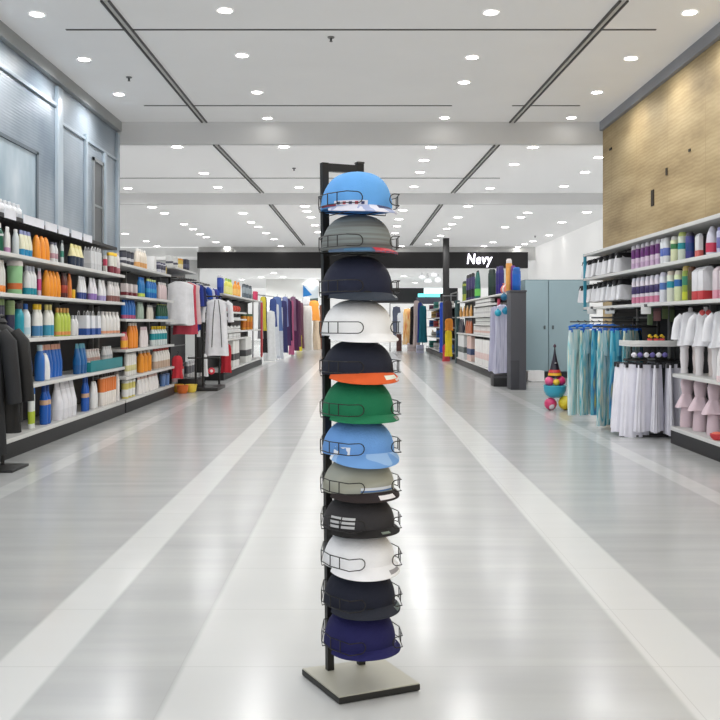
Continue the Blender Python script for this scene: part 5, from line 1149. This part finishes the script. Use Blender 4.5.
row(-1, 1.22, XR, W4[2], [(223, 240, 4, lambda h, w: shoe(.24, (60, 60, 64)), 6, 6, 'shoe', 'shoe', '', 'dark shoes', {'rz': 2.8})], 'g')
row(-1, .96, XR, W4[3], [(223, 240, 4, lambda h, w: shoe(.24, (222, 222, 222)), 8, 6, 'shoe', 'shoe', '', 'white shoes', {'rz': 2.8}), (241, 253, 3, TU((226, 150, 50), (60, 90, 60), (214, 120, 40)), 16, 5, 'tub', 'tub', '', 'orange tubs with green lids')], 'g')
row(-1, .80, XR, W4[4], [(224, 240, 6, SB((232, 232, 230), (200, 200, 198)), 6, 6, 'shoe_box', 'box', '', 'flat white boxes')], 'g')
row(-1, .18, XR-.03, W4[5], [(229, 241, 5, SB((236, 234, 230), (60, 60, 62)), 27, 7, 'large_box', 'box', '', 'large white boxes with dark strap'), (242, 253, 6, SB((232, 232, 228), (80, 80, 82)), 25, 6, 'large_box', 'box', '', 'grey white boxes with dark strap')], 'g')
# --- left far clothes racks
LF = [(264, 296, 352, 5, (34, 32, 34), 25.6, 'black'), (263, 296, 330, 5, (206, 190, 60), 25.3, 'mustard'), (270, 310, 360, 9, (232, 234, 236), 25.9, 'long white'), (275, 303, 355, 7, (222, 226, 232), 26.6, 'pale grey'),
      (277, 296, 330, 8, (96, 120, 176), 27.3, 'denim blue'), (283, 300, 352, 7, (60, 60, 110), 28.1, 'dark indigo'), (287, 298, 345, 6, (82, 56, 106), 29, 'purple'), (291.5, 300, 354, 4, (206, 110, 150), 29.6, 'rose pink'), (295, 298, 350, 6, (96, 50, 90), 30.3, 'plum')]
LF += [(260.5, 300, 338, 4, (150, 150, 156), 24.97, 'mid grey'), (273, 298, 326, 6, (60, 80, 140), 26.25, 'cobalt blue'), (280, 306, 358, 5, (206, 210, 220), 27.7, 'misty grey'), (285, 296, 326, 5, (140, 150, 200), 28.55, 'lavender blue'), (289.5, 300, 340, 4, (50, 40, 70), 29.3, 'dark aubergine'), (293, 296, 330, 5, (160, 120, 150), 29.95, 'dusty mauve'), (298, 300, 346, 5, (130, 80, 110), 30.7, 'wine')]
for i, (x, y0, y1, wpx, c, D, nm) in enumerate(LF): far_garment(x, y0, y1, wpx, c, D, f'{nm} garment on the far left clothes row', rz=.3)
far_t = thing('garment_rail', 'long chrome rail carrying the far left clothes row', 'rack', (-2.85, 28, 0))
obj('rail', MB().tube([(-.15, -2.8, 1.93), (.5, 3.0, 1.93)], .016, 8), mat((140, 140, 142), .3, metal=.7), far_t)
for x, y in ((-.15, -2.8), (.5, 3.0)): obj('upright', MB().tube([(x, y, 0), (x, y, 1.93)], .02, 8), mat((140, 140, 142), .3, metal=.7), far_t)
far_garment(300, 302, 348, 6, (120, 80, 96), 36.2, 'mauve garment at far left end, beside yellow one')
far_garment(299.5, 334, 351, 4, (240, 220, 60), 35.9, 'short yellow garment low at far left end')
far_garment(307.5, 305, 350, 8, (226, 222, 216), 36.5, 'long cream garment at far left end')
far_garment(306, 296, 320, 7, (220, 222, 226), 37.2, 'silver top above the long cream garment, far left')
far_garment(314, 300, 320, 8, (240, 160, 70), 36.8, 'orange top hanging beside the cap stand post, far left')
far_garment(316.5, 308, 350, 6, (226, 206, 180), 37.4, 'long beige garment beside the cap stand post, far left')
far_garment(322, 304, 350, 5, (120, 80, 66), 38, 'brown garment partly behind the cap stand post, far left')
far_rail('chrome rail holding cream and orange garments at far left', -2.75, -1.3, 37.0, 1.85)
Dq = 43.88; q = lambda x, y: ((x-VX)*Dq/F, CH+(VY-y)*Dq/F)
t = thing('hanging_poster', 'blue and white wall poster high at far left end', 'poster', ((309-VX)*Dq/F, Dq, 0)); ox = (309-VX)*Dq/F
(a, c), (b_, d) = q(303, 305), q(318, 285)
obj('board', MB().box(a-ox, .05, c, b_-ox, .1, d, .01), mat((206, 216, 222), .5), t)
obj('blue_field', MB().add([(a-ox, .045, d), (a-ox, .045, (c+d)/2-.1), (a-ox+(b_-a)*.6, .045, (c+d)/2+.0)], [(0, 1, 2)]), mat((40, 130, 206), .5), t)
obj('dark_field', MB().add([(a-ox, .045, c), (b_-ox, .045, c), (b_-ox, .045, c+(d-c)*.35), (a-ox, .045, c+(d-c)*.28)], [(0, 1, 2, 3)]), mat((80, 96, 90), .5), t)
t.location.z = 0
# --- black coat rack at the left foreground
Dk = 7.03; xk = (3-VX)*Dk/F
ck = thing('coat_rack', 'black T-shaped floor rack with coats at left edge of photo', 'rack', (xk, Dk, 0))
obj('foot', MB().box(-.14, -.17, 0, .14, .17, .02, .005), METAL_BLACK(), ck); obj('post', MB().tube([(-.05, .12, .02), (-.05, .12, 1.2)], .014, 8), METAL_BLACK(), ck); obj('arm', MB().tube([(-.05, .12, 1.2), (-.05, -.3, 1.2)], .012, 8), METAL_BLACK(), ck)
coat_m = mat((11, 11, 12), .6, .15, 8, bump=.4); coat2 = mat((30, 31, 34), .7, .12, 8, bump=.4)
def coat(L, w, m, ph):
    def f():
        zt = -.07
        out = [('coat_body', garment_shell([(zt, .05, .04), (zt-.03, w*.6, .06), (zt-.075, w*.95, .075), (zt-.3, w*.98, .085), (zt-.55*L, w*1.0, .09), (zt-L, w*1.18, .10)], 6, .02, 48, ph), m, None, None),
               ('collar', MB().lathe([(.06, 0), (.075, .02), (.05, .05)], 16, 1.1, .75, 0, 0, zt-.02), m, None, None), ('hanger', hanger_mesh(w*.85), mat((30, 30, 30), .4), None, None)]
        for s_ in (-1, 1): out.append(('sleeve', MB().tube([(s_*w*.85, 0, zt-.08), (s_*(w+.035), -.01, zt-.16), (s_*(w+.06), -.02, zt-.36), (s_*(w+.085), -.03, zt-.62)], [.055, .066, .06, .055], 12), m, None, None))
        out.append(('front_seam', MB().tube([(0.01, -.085, zt-.1), (.0, -.102, zt-.5*L), (.0, -.118, zt-.98*L)], .004, 5), mat((12, 12, 13), .6), None, None))
        return out
    return f
place(('coat', 0), coat(.86, .15, coat_m, 0), 'hanging_coat', 'black long coat with sleeve hanging at left photo edge', 'coat', (xk-.05, Dk+.0, 1.219), .15)
place(('coat', 1), coat(1.0, .13, coat2, 1), 'hanging_coat', 'charcoal grey coat in front of the black coat, left edge', 'coat', (xk-.05, Dk-.22, 1.219), .3)
# ------------------------------------------------------------------ look
sc = bpy.context.scene
sc.view_settings.view_transform = 'Standard'; sc.view_settings.look = 'None'; sc.view_settings.exposure = 0.1
sc.cycles.max_bounces = 8; sc.cycles.diffuse_bounces = 5; sc.cycles.caustics_reflective = False; sc.cycles.caustics_refractive = False
for k, v in LABELS.items():
    if len(v) > 1: print('SHARED LABEL', len(v), k)
